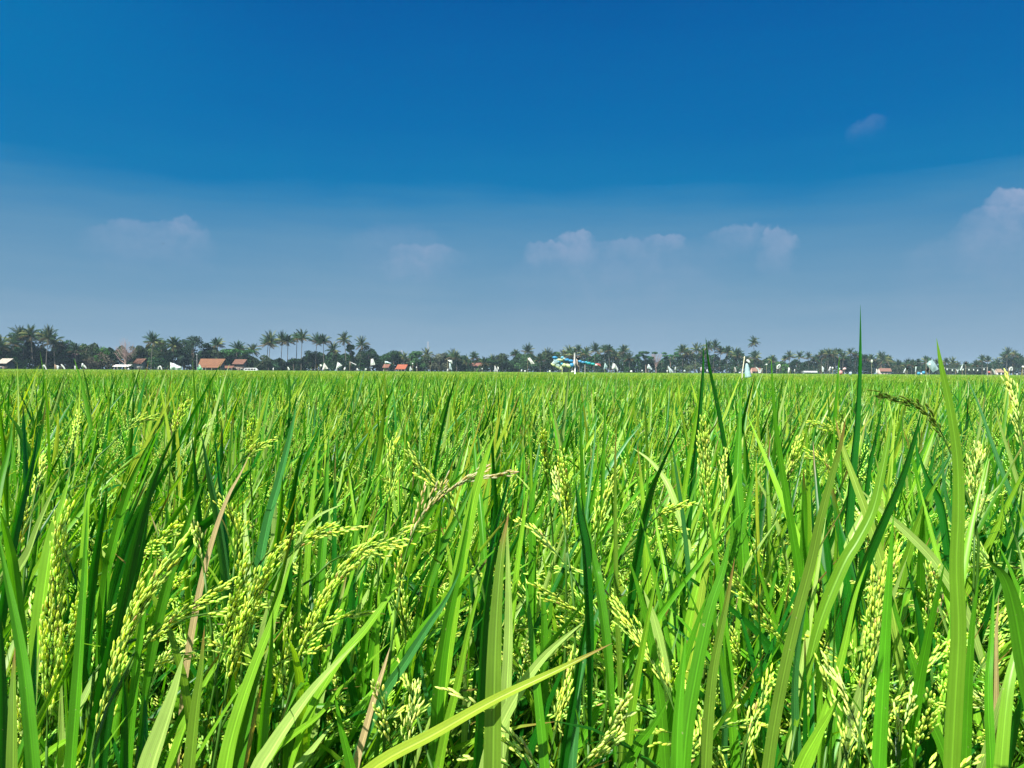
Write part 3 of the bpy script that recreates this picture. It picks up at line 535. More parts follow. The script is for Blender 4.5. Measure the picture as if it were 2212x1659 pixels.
# panicle: plant, region, branches, spread, tint, points tip first, distance
GY = (0.66, 0.84, 0.16); GP = (0.70, 0.84, 0.26); GO = (0.17, 0.26, 0.03); GT = (0.60, 0.56, 0.30)
PANS = [
 ('rightpan',3,4,.10,GO,[(1400,205),(1500,250),(1600,320),(1680,430),(1745,570)],1.0), ('edge',3,5,.12,GP,[(2140,180),(2165,280),(2190,420),(2215,600)],1.0),
 ('cross',3,10,.14,GY,[(160,540),(170,700),(180,900),(185,1150)],1.1), ('spear',3,6,.12,GY,[(292,620),(290,760),(295,920)],1.2), ('edge',3,10,.2,GP,[(1920,640),(1895,820),(1895,1100)],1.1),
 ('spear',3,9,.25,GY,[(740,560),(700,700),(640,880)],1.3), ('limewide',3,8,.3,GY,[(890,380),(1000,420),(1060,520)],1.5), ('tall',3,8,.3,GY,[(860,580),(960,640),(1010,760)],1.3),
 ('bunch',6,14,.15,GY,[(1300,130),(1260,280),(1225,500),(1190,760),(1170,960)],.80), ('bunch',6,1,.1,GY,[(930,690),(985,860),(1040,1060),(1090,1310)],.72), ('bunch',6,3,.1,GP,[(995,700),(1080,860),(1150,1050),(1250,1310)],.70),
 ('inner',6,4,.14,GY,[(545,815),(500,950),(440,1100),(400,1300)],.75), ('inner',6,4,.15,GY,[(430,1015),(300,1030),(180,1060),(60,1200),(0,1300)],.8), ('inner',6,6,.12,GY,[(430,165),(520,290),(630,430),(720,560)],.9),
 ('inner',6,6,.25,GY,[(360,470),(385,600),(410,720)],1.0), ('big',6,6,.2,GY,[(1600,140),(1600,400),(1620,650)],.95), ('big',6,8,.25,GP,[(1860,740),(1960,850),(2080,930),(2200,980)],.9),
 ('big',6,5,.25,GY,[(1860,1000),(2000,1080),(2150,1150)],.9), ('bunch',6,9,.14,GY,[(1330,420),(1480,540),(1600,700),(1700,860)],.95), ('bunch',6,5,.16,GY,[(1600,940),(1560,1050),(1520,1180),(1510,1320)],.8),
 ('big',6,7,.2,GP,[(1480,880),(1440,1000),(1400,1130),(1420,1320)],.8), ('edge',6,5,.16,GY,[(2110,340),(2020,460),(1950,620),(1900,700)],.9), ('bunch',6,8,.25,GP,[(1210,90),(1330,110),(1420,140),(1520,130)],1.1),
 ('bunch',6,5,.12,GO,[(900,200),(900,380),(930,560)],1.0),
 ('cut',5,1,.08,GP,[(755,818),(880,880),(1000,980),(1140,1120),(1230,1230),(1280,1320)],.66), ('cut',5,3,.1,GY,[(980,1075),(1080,1140),(1170,1220),(1230,1320)],.66), ('cut',5,2,.12,GP,[(830,1225),(930,1230),(1040,1250),(1130,1300)],.7),
 ('grey',5,6,.12,GY,[(1362,175),(1480,260),(1600,340),(1750,450)],.95), ('grey',5,12,.14,GY,[(1835,325),(1930,470),(2020,620),(2090,770),(2150,930)],.82), ('wide',5,8,.12,GY,[(1470,690),(1440,830),(1400,980),(1350,1220)],.8),
 ('grey',5,3,.1,GP,[(1812,895),(1740,1020),(1660,1140),(1520,1290)],.68), ('grey',5,5,.2,GP,[(1760,1110),(1680,1200),(1600,1280)],.75), ('wide',5,4,.12,GP,[(1195,520),(1190,600),(1165,700)],.9),
 ('brownstem',5,4,.16,GP,[(262,850),(290,950),(320,1080),(350,1200)],.75), ('brownstem',5,6,.14,GP,[(480,870),(460,990),(430,1120),(410,1300)],.75), ('brownstem',5,3,.1,GY,[(405,675),(440,780),(480,890)],.8),
 ('brownstem',5,7,.2,GY,[(400,940),(330,960),(270,1020)],.8), ('wide',5,8,.14,GY,[(1560,560),(1700,650),(1830,760)],1.0), ('brownstem',5,8,.12,GY,[(390,60),(400,260),(420,430),(430,560)],.9),
 ('husk',2,5,.07,GT,[(878,722),(760,765),(650,840),(560,930),(480,1060),(430,1190),(400,1330)],.88), ('husk',2,6,.12,GY,[(528,638),(580,720),(640,800),(720,900),(770,1010)],.95),
 ('heavy',4,11,.10,GY,[(985,100),(900,250),(800,430),(740,600),(670,820),(610,1060),(570,1290)],.74), ('heavy',4,4,.08,GY,[(1005,370),(930,450),(870,530)],.8), ('left',4,14,.13,GY,[(375,-40),(350,200),(325,450),(310,720),(305,1000),(300,1150)],.78),
 ('left',4,8,.14,GY,[(490,270),(450,420),(415,600),(400,800)],.85), ('left',4,6,.14,GP,[(268,60),(245,200),(215,400),(200,560)],.9), ('tanleaf',4,3,.08,GY,[(1680,250),(1520,262),(1380,290),(1200,325)],.85),
 ('tanleaf',4,7,.10,GY,[(1320,170),(1180,280),(1050,370),(950,470),(880,560)],.82), ('tanleaf',4,6,.2,GY,[(1150,80),(1080,180),(1000,330)],1.0), ('pale',4,12,.12,GY,[(1540,60),(1500,260),(1450,420),(1400,620)],.85),
 ('pale',4,11,.12,GY,[(1680,80),(1590,280),(1520,520),(1470,720),(1430,900)],.8), ('pale',4,11,.12,GY,[(2230,-20),(2100,160),(2000,360),(1930,560),(1870,740)],.82), ('pale',4,5,.1,GY,[(2230,320),(2060,380),(1930,500),(1830,590),(1740,650)],.85),
 ('pale',4,5,.14,GY,[(1840,450),(1825,620),(1815,830)],.9), ('heavy',4,5,.14,GY,[(760,720),(720,900),(700,1100)],.85), ('heavy',4,8,.24,GP,[(800,290),(720,300),(620,400),(560,470)],.95),
 ('tanleaf',4,6,.2,GP,[(1130,560),(1040,640),(970,760),(940,900)],.95), ('tanleaf',4,5,.14,GY,[(1530,1030),(1400,1080),(1300,1130)],.95), ('left',4,6,.2,GY,[(90,480),(70,620),(60,800)],1.0),
 ('left',4,6,.12,GP,[(150,900),(150,1030),(160,1250)],.8),
 ('dark',1,9,.2,GY,[(1100,1060),(1010,1130),(900,1200),(800,1230)],1.0), ('darkleft',1,8,.15,GY,[(265,640),(240,760),(215,880)],1.2), ('darkleft',1,8,.14,GP,[(155,930),(140,1060),(130,1200)],1.1), ('dark',1,7,.2,GY,[(500,360),(475,480),(455,600)],1.5),
 ('pair',1,5,.12,GP,[(1240,1020),(1280,1150),(1310,1330)],.9), ('pair',1,10,.2,GY,[(1470,950),(1520,1100),(1500,1290)],1.0), ('mid',1,8,.10,GY,[(2200,1040),(2060,1080),(1950,1130),(1840,1230)],.9), ('mid',1,7,.12,GY,[(1880,1060),(1790,1150),(1700,1220)],.95),
 ('pair',1,7,.2,GY,[(1690,500),(1600,560),(1520,640)],1.3), ('dark',1,9,.25,GY,[(960,330),(860,370),(780,430)],1.6), ('mid',1,7,.2,GY,[(1610,400),(1590,520),(1600,640)],1.5), ('dark',1,9,.2,GY,[(1180,280),(1120,400),(1100,520)],1.6),
 ('centre',2,10,.12,GY,[(1440,700),(1450,850),(1460,1000),(1455,1200)],.95), ('fork',2,8,.14,GY,[(1730,770),(1690,900),(1650,1060),(1630,1200)],1.0), ('fork',2,8,.14,GY,[(2200,900),(2080,940),(1990,1010)],1.0), ('centre',2,7,.10,GY,[(1215,1030),(1300,1100),(1380,1190),(1440,1260)],1.0),
 ('centre',2,8,.12,GY,[(1310,480),(1320,620),(1340,800)],1.2), ('husk',2,9,.18,GY,[(390,1080),(200,1160),(60,1200),(-60,1260)],.95), ('husk',2,8,.2,GY,[(350,560),(330,760),(300,950)],1.2), ('centre',2,8,.2,GY,[(1100,760),(1060,900),(1060,1040)],1.2),
 ('fork',2,8,.18,GP,[(1390,730),(1410,850),(1430,960)],1.0), ('fork',2,7,.2,GY,[(2160,1040),(2060,1040),(1960,1040)],1.2),
]
PLANTS = {
 'tall': 'rice plant with the tallest thin dark blade, rising high into the sky',
 'cross': 'rice plant with two thin dark blades crossing before the tree line',
 'olive': 'rice plant with one very long olive blade, brown at its tip, right of centre',
 'tantip': 'rice plant with a yellow-green blade ending in a dry orange tip, right foreground',
 'limewide': 'rice plant with a wide lime blade beside a dark leaning blade, right foreground',
 'big': 'rice plant with the broadest upright green blade, nearest the camera at right',
 'rightpan': 'rice plant with a dark olive panicle arching to the left, upper right',
 'edge': 'rice plant at the right edge with a cream panicle and long leaning blades',
 'spear': 'rice plant with a pale thin spear tip just below the tall palm, widening below',
 'bunch': 'rice plant with a thick upright bunch of yellow grains near the lower right corner',
 'inner': 'rice plant with paired green blades and a bent yellow panicle, bottom right of centre',
 'wide': 'rice plant with a wide striped blade standing upright at the bottom centre',
 'cut': 'rice plant with a long yellow blade slanting across the bottom centre, tip brown',
 'grey': 'rice plant with a tall narrow straight blade half grey half dark and heavy yellow panicles',
 'husk': 'rice plant with one dry tan panicle arching right in the centre of the field',
 'brownstem': 'rice plant with a dry brown and white blade leaning right, bottom left of centre',
 'pale': 'rice plant with broad pale shiny blades and drooping panicles, lower left of centre',
 'tanleaf': 'rice plant with a long dry tan leaf leaning right, left part of the foreground',
 'heavy': 'rice plant with a long heavy yellow panicle slanting up right, lower left foreground',
 'left': 'rice plant in the lower left corner with a brown-tipped blade and thick yellow panicle',
 'dark': 'rice plant with a broad dark green blade leaning right, left side of the field',
 'darkleft': 'rice plant with narrow dark blades near the left edge, half way down the field',
 'pair': 'rice plant with a grey-green blade leaning left behind the dry tan leaf',
 'mid': 'rice plant with several upright blades between the tan leaf and the tan panicle',
 'centre': 'rice plant with a wide light blade leaning right, just right of the tan panicle',
 'fork': 'rice plant with a forked pair of green blades right of the centre of the field'}
groups = {k: ([], []) for k in PLANTS}
for L in LEAVES: groups[L[0]][0].append(L)
for Pn in PANS: groups[Pn[0]][1].append(Pn)
SUNV = np.array(list(SUN))
for key, (lvs, pns) in groups.items():
    rs = random.Random(sum(ord(c_) * (i + 1) for i, c_ in enumerate(key)))
    built = []
    for L in lvs:
        _, reg, tn, wz, pts = L[:5]; d = L[5] if len(L) > 5 else min(1.45, max(.45, 66 / wz))
        k = rs.uniform(-.07, .07); m = len(pts)
        p3 = [pix(*rp(reg, p), d * (1 + k * (1 - i / (m - 1)) + .0)) for i, p in enumerate(pts)][::-1]
        width = wz * .3372 * d / 1659 * (1.0 if wz < 70 else .9)
        t0 = (p3[1] - p3[0]).normalized(); ext = [p3[0] - t0 * .10 + Vector((0, 0, -.09)), p3[0] - t0 * .055 + Vector((0, 0, -.025))]
        built.append((L, spline(ext + p3, 32), width, tn))
    builtp = []
    for Pn in pns:
        _, reg, nb, sp, tint, pts, d = Pn
        k = rs.uniform(-.06, .06); m = len(pts)
        p3 = [pix(*rp(reg, p), d * (1 + k * (1 - i / (m - 1)))) for i, p in enumerate(pts)][::-1]
        builtp.append((Pn, spline(p3, 14)))
    allb = [b[1][0] for b in built] + [b[1][0] for b in builtp]
    root = np.mean(allb, axis=0); root[1] = np.median([p[1] for p in allb]) + 0.02; root[2] = 0
    plant = empty('rice_plant', root); tag(plant, PLANTS[key], 'rice plant', 'rice plants standing in the foreground')
    stem = MB()
    def culm(p, t, r=0.0017):
        p = np.array(p); t = np.array(t); t = t / max(np.linalg.norm(t), 1e-6)
        q1 = p - t * 0.10 + np.array([0, 0, -.08]); q1[2] = min(q1[2], p[2] - .03)
        g = root * .4 + p * .6 + np.array([rs.uniform(-.03, .03), rs.uniform(-.03, .03), 0]); g[2] = 0; q2 = g * .7 + p * .3; q2[2] = p[2] * .45
        tube(stem, spline([tuple(g), tuple(q2), tuple(q1), tuple(p)], 12), np.linspace(0.0026, r, 12), (0.09, 0.24, 0.03), 6)
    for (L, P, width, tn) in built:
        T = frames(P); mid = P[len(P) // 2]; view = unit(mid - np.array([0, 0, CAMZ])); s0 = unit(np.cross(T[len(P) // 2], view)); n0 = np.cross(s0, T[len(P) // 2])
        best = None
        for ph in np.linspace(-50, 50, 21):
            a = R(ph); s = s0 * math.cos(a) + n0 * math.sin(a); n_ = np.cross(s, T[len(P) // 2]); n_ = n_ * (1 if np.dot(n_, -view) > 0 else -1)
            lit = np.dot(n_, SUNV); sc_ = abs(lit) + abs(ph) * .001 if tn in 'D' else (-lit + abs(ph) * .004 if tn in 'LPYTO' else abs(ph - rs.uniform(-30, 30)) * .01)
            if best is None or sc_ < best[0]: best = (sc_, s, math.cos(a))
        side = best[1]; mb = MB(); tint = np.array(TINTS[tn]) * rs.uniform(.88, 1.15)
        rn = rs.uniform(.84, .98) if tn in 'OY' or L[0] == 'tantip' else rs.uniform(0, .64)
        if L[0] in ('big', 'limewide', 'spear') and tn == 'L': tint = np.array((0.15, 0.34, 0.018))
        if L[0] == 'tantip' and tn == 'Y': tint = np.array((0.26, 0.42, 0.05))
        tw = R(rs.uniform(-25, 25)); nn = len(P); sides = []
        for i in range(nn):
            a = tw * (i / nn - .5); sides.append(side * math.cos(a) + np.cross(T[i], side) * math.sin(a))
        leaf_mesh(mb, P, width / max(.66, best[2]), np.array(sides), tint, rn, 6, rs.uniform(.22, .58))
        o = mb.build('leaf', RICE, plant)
        if tn == 'T': o['label'] = 'dry tan leaf'
        culm(P[0], P[1] - P[0])
    for (Pn, P) in builtp:
        mb = MB(); Lr = np.sum(np.linalg.norm(np.diff(P, axis=0), axis=1))
        panicle(mb, P, int(Pn[2] * 1.6) + (1 if Pn[2] > 3 else 0), min(0.12, Lr * .62) if Pn[2] > 2 else 0.03, 3, np.array(Pn[4]), Pn[3] * 1.45, gl=0.0094, gw=0.0026, first=0.04, rs=rs)
        if Pn[2] <= 3:   # one strand: grains set closely round the axis
            pos, ax = [], []
            Q = spline([tuple(p) for p in P[::3]] + [tuple(P[-1])], max(8, int(Lr / .0048))); TT = frames(Q)
            for i in range(2, len(Q)):
                o_ = unit(np.cross(TT[i], np.array([rs.gauss(0, 1) for _ in range(3)]))); pos.append(Q[i] + o_ * .0012); ax.append(TT[i] + o_ * rs.uniform(.12, .3))
            tt = np.array(Pn[4])[None] * np.array([[rs.uniform(.8, 1.12)] for _ in pos]); grains(mb, pos, ax, .0105, .0032, tt, 6, 3)
        o = mb.build('panicle', RICE, plant)
        if Pn[4] is GT: o['label'] = 'dry tan panicle'
        culm(P[0], P[1] - P[0], 0.0014)
    stem.build('stem', RICE, plant)
HAZE = 0.00019
# ------------------------------------------------------------------ the tree line
def DT(x): return 300 + x / 3559 * 230          # distance of the tree line at photo column x (3559 px wide)
def hor(x): return 1283.5 + x * 0.0052          # photo row of the field's far edge
PT = []
def palm_proto(seed, H=10.0, droop=1.0, nf=26, L0=3.2):
    rs = random.Random(seed); tr = MB(); n = 9
    bx, by = rs.uniform(-.9, .9), rs.uniform(-.4, .4)
    P = np.array([(bx * (i / (n - 1)) ** 1.7, by * (i / (n - 1)) ** 1.7, H * i / (n - 1)) for i in range(n)])
    tube(tr, P, np.linspace(.20, .12, n), (0.12, 0.11, 0.09), 7)
    cr = MB()
    for k in range(nf):
        f = k / (nf - 1); az_ = k * 2.39996 + rs.uniform(-.2, .2); th = R(2 + 104 * f ** 1.35 + rs.uniform(-9, 9)); bend = R((26 + 44 * (1 - abs(2 * f - 1)) + rs.uniform(-8, 14)) * droop)
        L = L0 * rs.uniform(.85, 1.12) * (1 - .25 * abs(f - .5)); m = 9; o = np.array([math.cos(az_), math.sin(az_), 0]); p = np.array([0, 0, 0.0]) + o * .1; pts = [p.copy()]; dirs = []
        for i in range(m):
            t_ = th + bend * (i / m) ** 1.5; d = o * math.sin(t_) + np.array([0, 0, math.cos(t_)]); p = p + d * L / m; pts.append(p.copy()); dirs.append(d)
        tint = np.array((0.028, 0.070, 0.026)) * rs.uniform(.75, 1.35)
        if f > .82: tint = np.array((0.10, 0.085, 0.04)) * rs.uniform(.7, 1.1)
        elif rs.random() < .15: tint = np.array((0.16, 0.19, 0.06))
        tube(cr, pts, np.linspace(.045, .012, m + 1), tint * 1.4, 3, cap=False)
        sd = np.array([-o[1], o[0], 0])
        V = []; F = []
        for i in range(1, m + 1):
            for h in (0, .5):
                b = pts[i] * (1 - h * .99) + pts[i - 1] * h * .99; fl = .95 * math.sin(math.pi * min(1, (i - h) / m * .86 + .12)) + .12
                for sg in (-1, 1):
                    dd = dirs[min(i, m) - 1]; q = b + (sd * sg * .62 + dd * .55 + np.array([0, 0, -.42 - rs.uniform(0, .25)])) * fl * rs.uniform(.8, 1.1)
                    w = dd * .085; a = len(V); V += [b - w, b + w, q]; F.append((a, a + 1, a + 2))
        cr.add(V, F, tint)
    return tr, cr, (bx, by)
PAL = []
for i in range(7):
    tr, cr, off = palm_proto(900 + i, droop=.8 + .1 * i, nf=[26, 30, 24, 28, 22, 30, 26][i], L0=[3.2, 3.0, 3.4, 2.9, 3.1, 2.7, 3.3][i])
    PAL.append((tr.build('trunk', BARK, loc=(0, 0, 0)), cr.build('crown', FOL, loc=(0, 0, 0)), off))
pal_used = [False] * 7
ORD = ['first', 'second', 'third', 'fourth', 'fifth', 'sixth', 'seventh', 'eighth', 'ninth', 'tenth', 'eleventh', 'twelfth', 'thirteenth', 'fourteenth', 'fifteenth', 'sixteenth']
def palm(x, top, label, group, dd=0.0, crown=1.0):
    i = rng.integers(0, 7); d = DT(x) + dd; p = src(x, hor(x), d); crown *= 1.42; h = (hor(x) - top) / 2669 * d + 0.6 - 2.7 * crown
    rt = empty('coconut_palm', (p.x, d, 0)); tag(rt, label, 'palm tree', group)
    tr, cr, off = PAL[i]
    if pal_used[i]: tr, cr = tr.copy(), cr.copy(); COL.objects.link(tr); COL.objects.link(cr)
    pal_used[i] = True
    tr.parent = rt; cr.parent = rt; tr.scale = (1, 1, h / 10.0); cr.location = (off[0], off[1], h); cr.scale = (crown,) * 3
    rt.location.x -= 0; rt.rotation_euler.z = 0; cr.rotation_euler = (rng.uniform(-.16, .16), rng.uniform(-.2, .2), rng.uniform(0, 6.28)); cr.scale = (crown * rng.uniform(.85, 1.15), crown * rng.uniform(.85, 1.15), crown * rng.uniform(1.0, 1.35))
    rt.location.x -= off[0]; rt.location.y -= off[1]
CL = [  # (where, palms as (x, top row), crown size)
 ('cut by the left edge', [(5, 1172)], .9),
 ('in the clump above the low grey roof', [(45, 1160), (68, 1138), (85, 1145), (108, 1130), (150, 1142), (168, 1141), (186, 1158)], 1.0),
 ('leaning over the pink roof', [(212, 1180), (262, 1188)], .9),
 ('beside the rounded light green tree', [(531, 1153), (604, 1166)], 1.1),
 ('behind the long orange roof', [(755, 1168), (827, 1184), (877, 1192)], .95),
 ('in the open clump with bare grey trunks', [(932, 1165), (940, 1158), (981, 1157), (1001, 1157), (1032, 1150), (1050, 1145)], 1.0),
 ('above the white triangular sheets', [(1101, 1159), (1124, 1160), (1158, 1188), (1197, 1158), (1257, 1169)], 1.0),
 ('behind the small red roof under the thin mast', [(1366, 1215), (1381, 1219), (1406, 1224)], .85),
 ('in the low stretch right of the mast', [(1484, 1213), (1552, 1222), (1573, 1218), (1586, 1217), (1619, 1234), (1648, 1218), (1683, 1238), (1712, 1232)], .85),
 ('just left of the blue bag garland', [(1791, 1208), (1833, 1197), (1877, 1224)], .9),
 ('behind the blue bag garland', [(1902, 1214), (1920, 1219), (1960, 1213), (1976, 1199), (1994, 1207), (2009, 1193), (2037, 1206), (2069, 1192), (2101, 1193), (2114, 1193), (2135, 1216), (2168, 1195), (2187, 1222)], 1.0),
 ('in the clump left of the tallest palm', [(2372, 1194), (2387, 1206), (2420, 1190), (2444, 1206), (2462, 1184), (2485, 1183), (2505, 1199), (2528, 1196), (2555, 1209), (2566, 1209)], 1.05),
 ('right above the big bluish bag', [(2598, 1232), (2618, 1170), (2622, 1216)], .95),
 ('just right of the tallest palm', [(2684, 1230), (2729, 1228), (2745, 1219), (2779, 1219), (2811, 1221), (2829, 1232)], .85),
 ('in the clump over the pink and white bags', [(2842, 1225), (2856, 1210), (2872, 1216), (2880, 1209), (2899, 1212), (2917, 1207), (2930, 1222), (2955, 1206), (2973, 1213)], .95),
 ('right of the tallest rice blade', [(3005, 1224), (3026, 1227), (3059, 1217), (3070, 1228), (3085, 1237)], .95),
 ('above the blue bags', [(3121, 1249), (3154, 1246), (3168, 1246), (3192, 1241), (3218, 1236), (3230, 1238)], .85),
 ('right of the widest rice blade', [(3256, 1244), (3287, 1239), (3310, 1240), (3328, 1252), (3357, 1252), (3392, 1247), (3414, 1232), (3433, 1234), (3466, 1245)], .85),
 ('in the taller clump by the right edge', [(3490, 1221), (3501, 1208), (3525, 1213), (3540, 1225), (3556, 1232)], 1.0)]
for where, lst, cs in CL:
    for k, (x, t) in enumerate(lst):
        if x == 2618: lab = 'tallest palm of the right half, standing clear above the big bluish bag'
        elif len(lst) == 1: lab = 'coconut palm ' + where
        else: lab = ORD[k] + ' palm from the left ' + where
        palm(x, t, lab, 'coconut palms along the far edge of the field', rng.uniform(-8, 10), cs * rng.uniform(.92, 1.08))
for i in range(7):
    if not pal_used[i]: bpy.data.objects.remove(PAL[i][0]); bpy.data.objects.remove(PAL[i][1])

def leaf_cloud(mb, rs, centers, n, size, tint, flat=1.0, inner=.55):
    V, T = [], []
    w = np.array([c_[3] ** 2 for c_ in centers]); w = w / w.sum(); ch = np.random.default_rng(rs.randint(0, 10 ** 6)).choice(len(centers), n, p=w)
    for k in ch:
        cx, cy, cz, r = centers[k]; d = unit(np.array([rs.gauss(0, 1), rs.gauss(0, 1), rs.gauss(0, 1)])); rr = r * (inner + (1 - inner) * rs.random() ** .6) * rs.uniform(.9, 1.12)
        p = np.array([cx, cy, cz]) + d * rr * np.array([1, 1, flat]); a = unit(np.array([rs.gauss(0, 1), rs.gauss(0, 1), rs.gauss(0, .6)])); b = unit(np.cross(a, d + np.array([rs.gauss(0, .5) for _ in range(3)])))
        s = size * rs.uniform(.6, 1.4); V += [p - a * s * .5, p + b * s * .32, p + a * s * .5, p - b * s * .32]
        tt = np.array(tint) * rs.uniform(.7, 1.3) * (1 + .25 * math.sin(k * 7.7)); T += [tt] * 4
    m = len(V) // 4; q = np.arange(m) * 4
    F = np.concatenate([np.stack([q, q + 1, q + 2], 1), np.stack([q, q + 2, q + 3], 1)])
    mb.add(V, F, np.array(T))
def tree(x, top, wpx, label, tint, kind='round', base=None, dd=0.0, group='broadleaf trees along the far edge of the field', n=1500):
    rs = random.Random(int(x * 7 + top)); d = DT(x) + dd; p = src(x, hor(x), d); H = (hor(x) - top) / 2669 * d + 0.9; Wd = wpx * 1.2 / 2669 * d
    rt = empty('broadleaf_tree', (p.x, d, 0)); tag(rt, label, 'tree', group); X0 = np.array([p.x, d, 0])
    tr = MB(); hb = H * (.55 if kind == 'umbrella' else .32)
    tube(tr, np.array([X0, X0 + (rs.uniform(-.2, .2), 0, hb * .5), X0 + (rs.uniform(-.4, .4), 0, hb), X0 + (0, 0, H * .8)]), np.array([.03, .024, .018, .006]) * H, (0.15, 0.12, 0.09), 7)
    cen = []
    nl = 16 if kind != 'umbrella' else 13
    for k in range(nl):
        a = rs.uniform(0, 6.283); f = rs.random() ** .6
        if kind == 'umbrella': cx = math.cos(a) * f * Wd * .42; cy = math.sin(a) * f * Wd * .42; cz = H * rs.choice([.72, .82, .93]) - abs(f) * H * .06; r = Wd * rs.uniform(.10, .17)
        elif kind == 'low': cx = math.cos(a) * f * Wd * .42; cy = math.sin(a) * f * Wd * .42; cz = H * rs.uniform(.15, .8) * (1 - .35 * f); r = Wd * rs.uniform(.12, .2)
        else:
            zf = rs.uniform(.28, .92); lim = math.sqrt(max(.05, 1 - ((zf - .5) / .5) ** 2)); cx = math.cos(a) * f * Wd * .38 * lim; cy = math.sin(a) * f * Wd * .38 * lim; cz = H * zf; r = min(Wd * rs.uniform(.13, .22), H * .22)
        cz = min(cz, H - r * .8)
        cen.append((X0[0] + cx, X0[1] + cy, max(cz, r * .6), r))
        if k % 2 == 0: tube(tr, [X0 + (0, 0, hb * rs.uniform(.6, 1)), X0 + (cx * .5, cy * .5, (hb + cz) / 2 + .1), X0 + (cx, cy, cz)], np.array([.012, .008, .003]) * H, (0.15, 0.12, 0.09), 5)
    tr.build('trunk', BARK, rt)
    cr = MB(); leaf_cloud(cr, rs, cen, n, .75, tint, .72 if kind != 'umbrella' else .38); cr.build('crown', FOL, rt)
GD, GM_, GL_, GB_ = (0.018, 0.048, 0.018), (0.024, 0.074, 0.022), (0.055, 0.15, 0.025), (0.040, 0.066, 0.026)
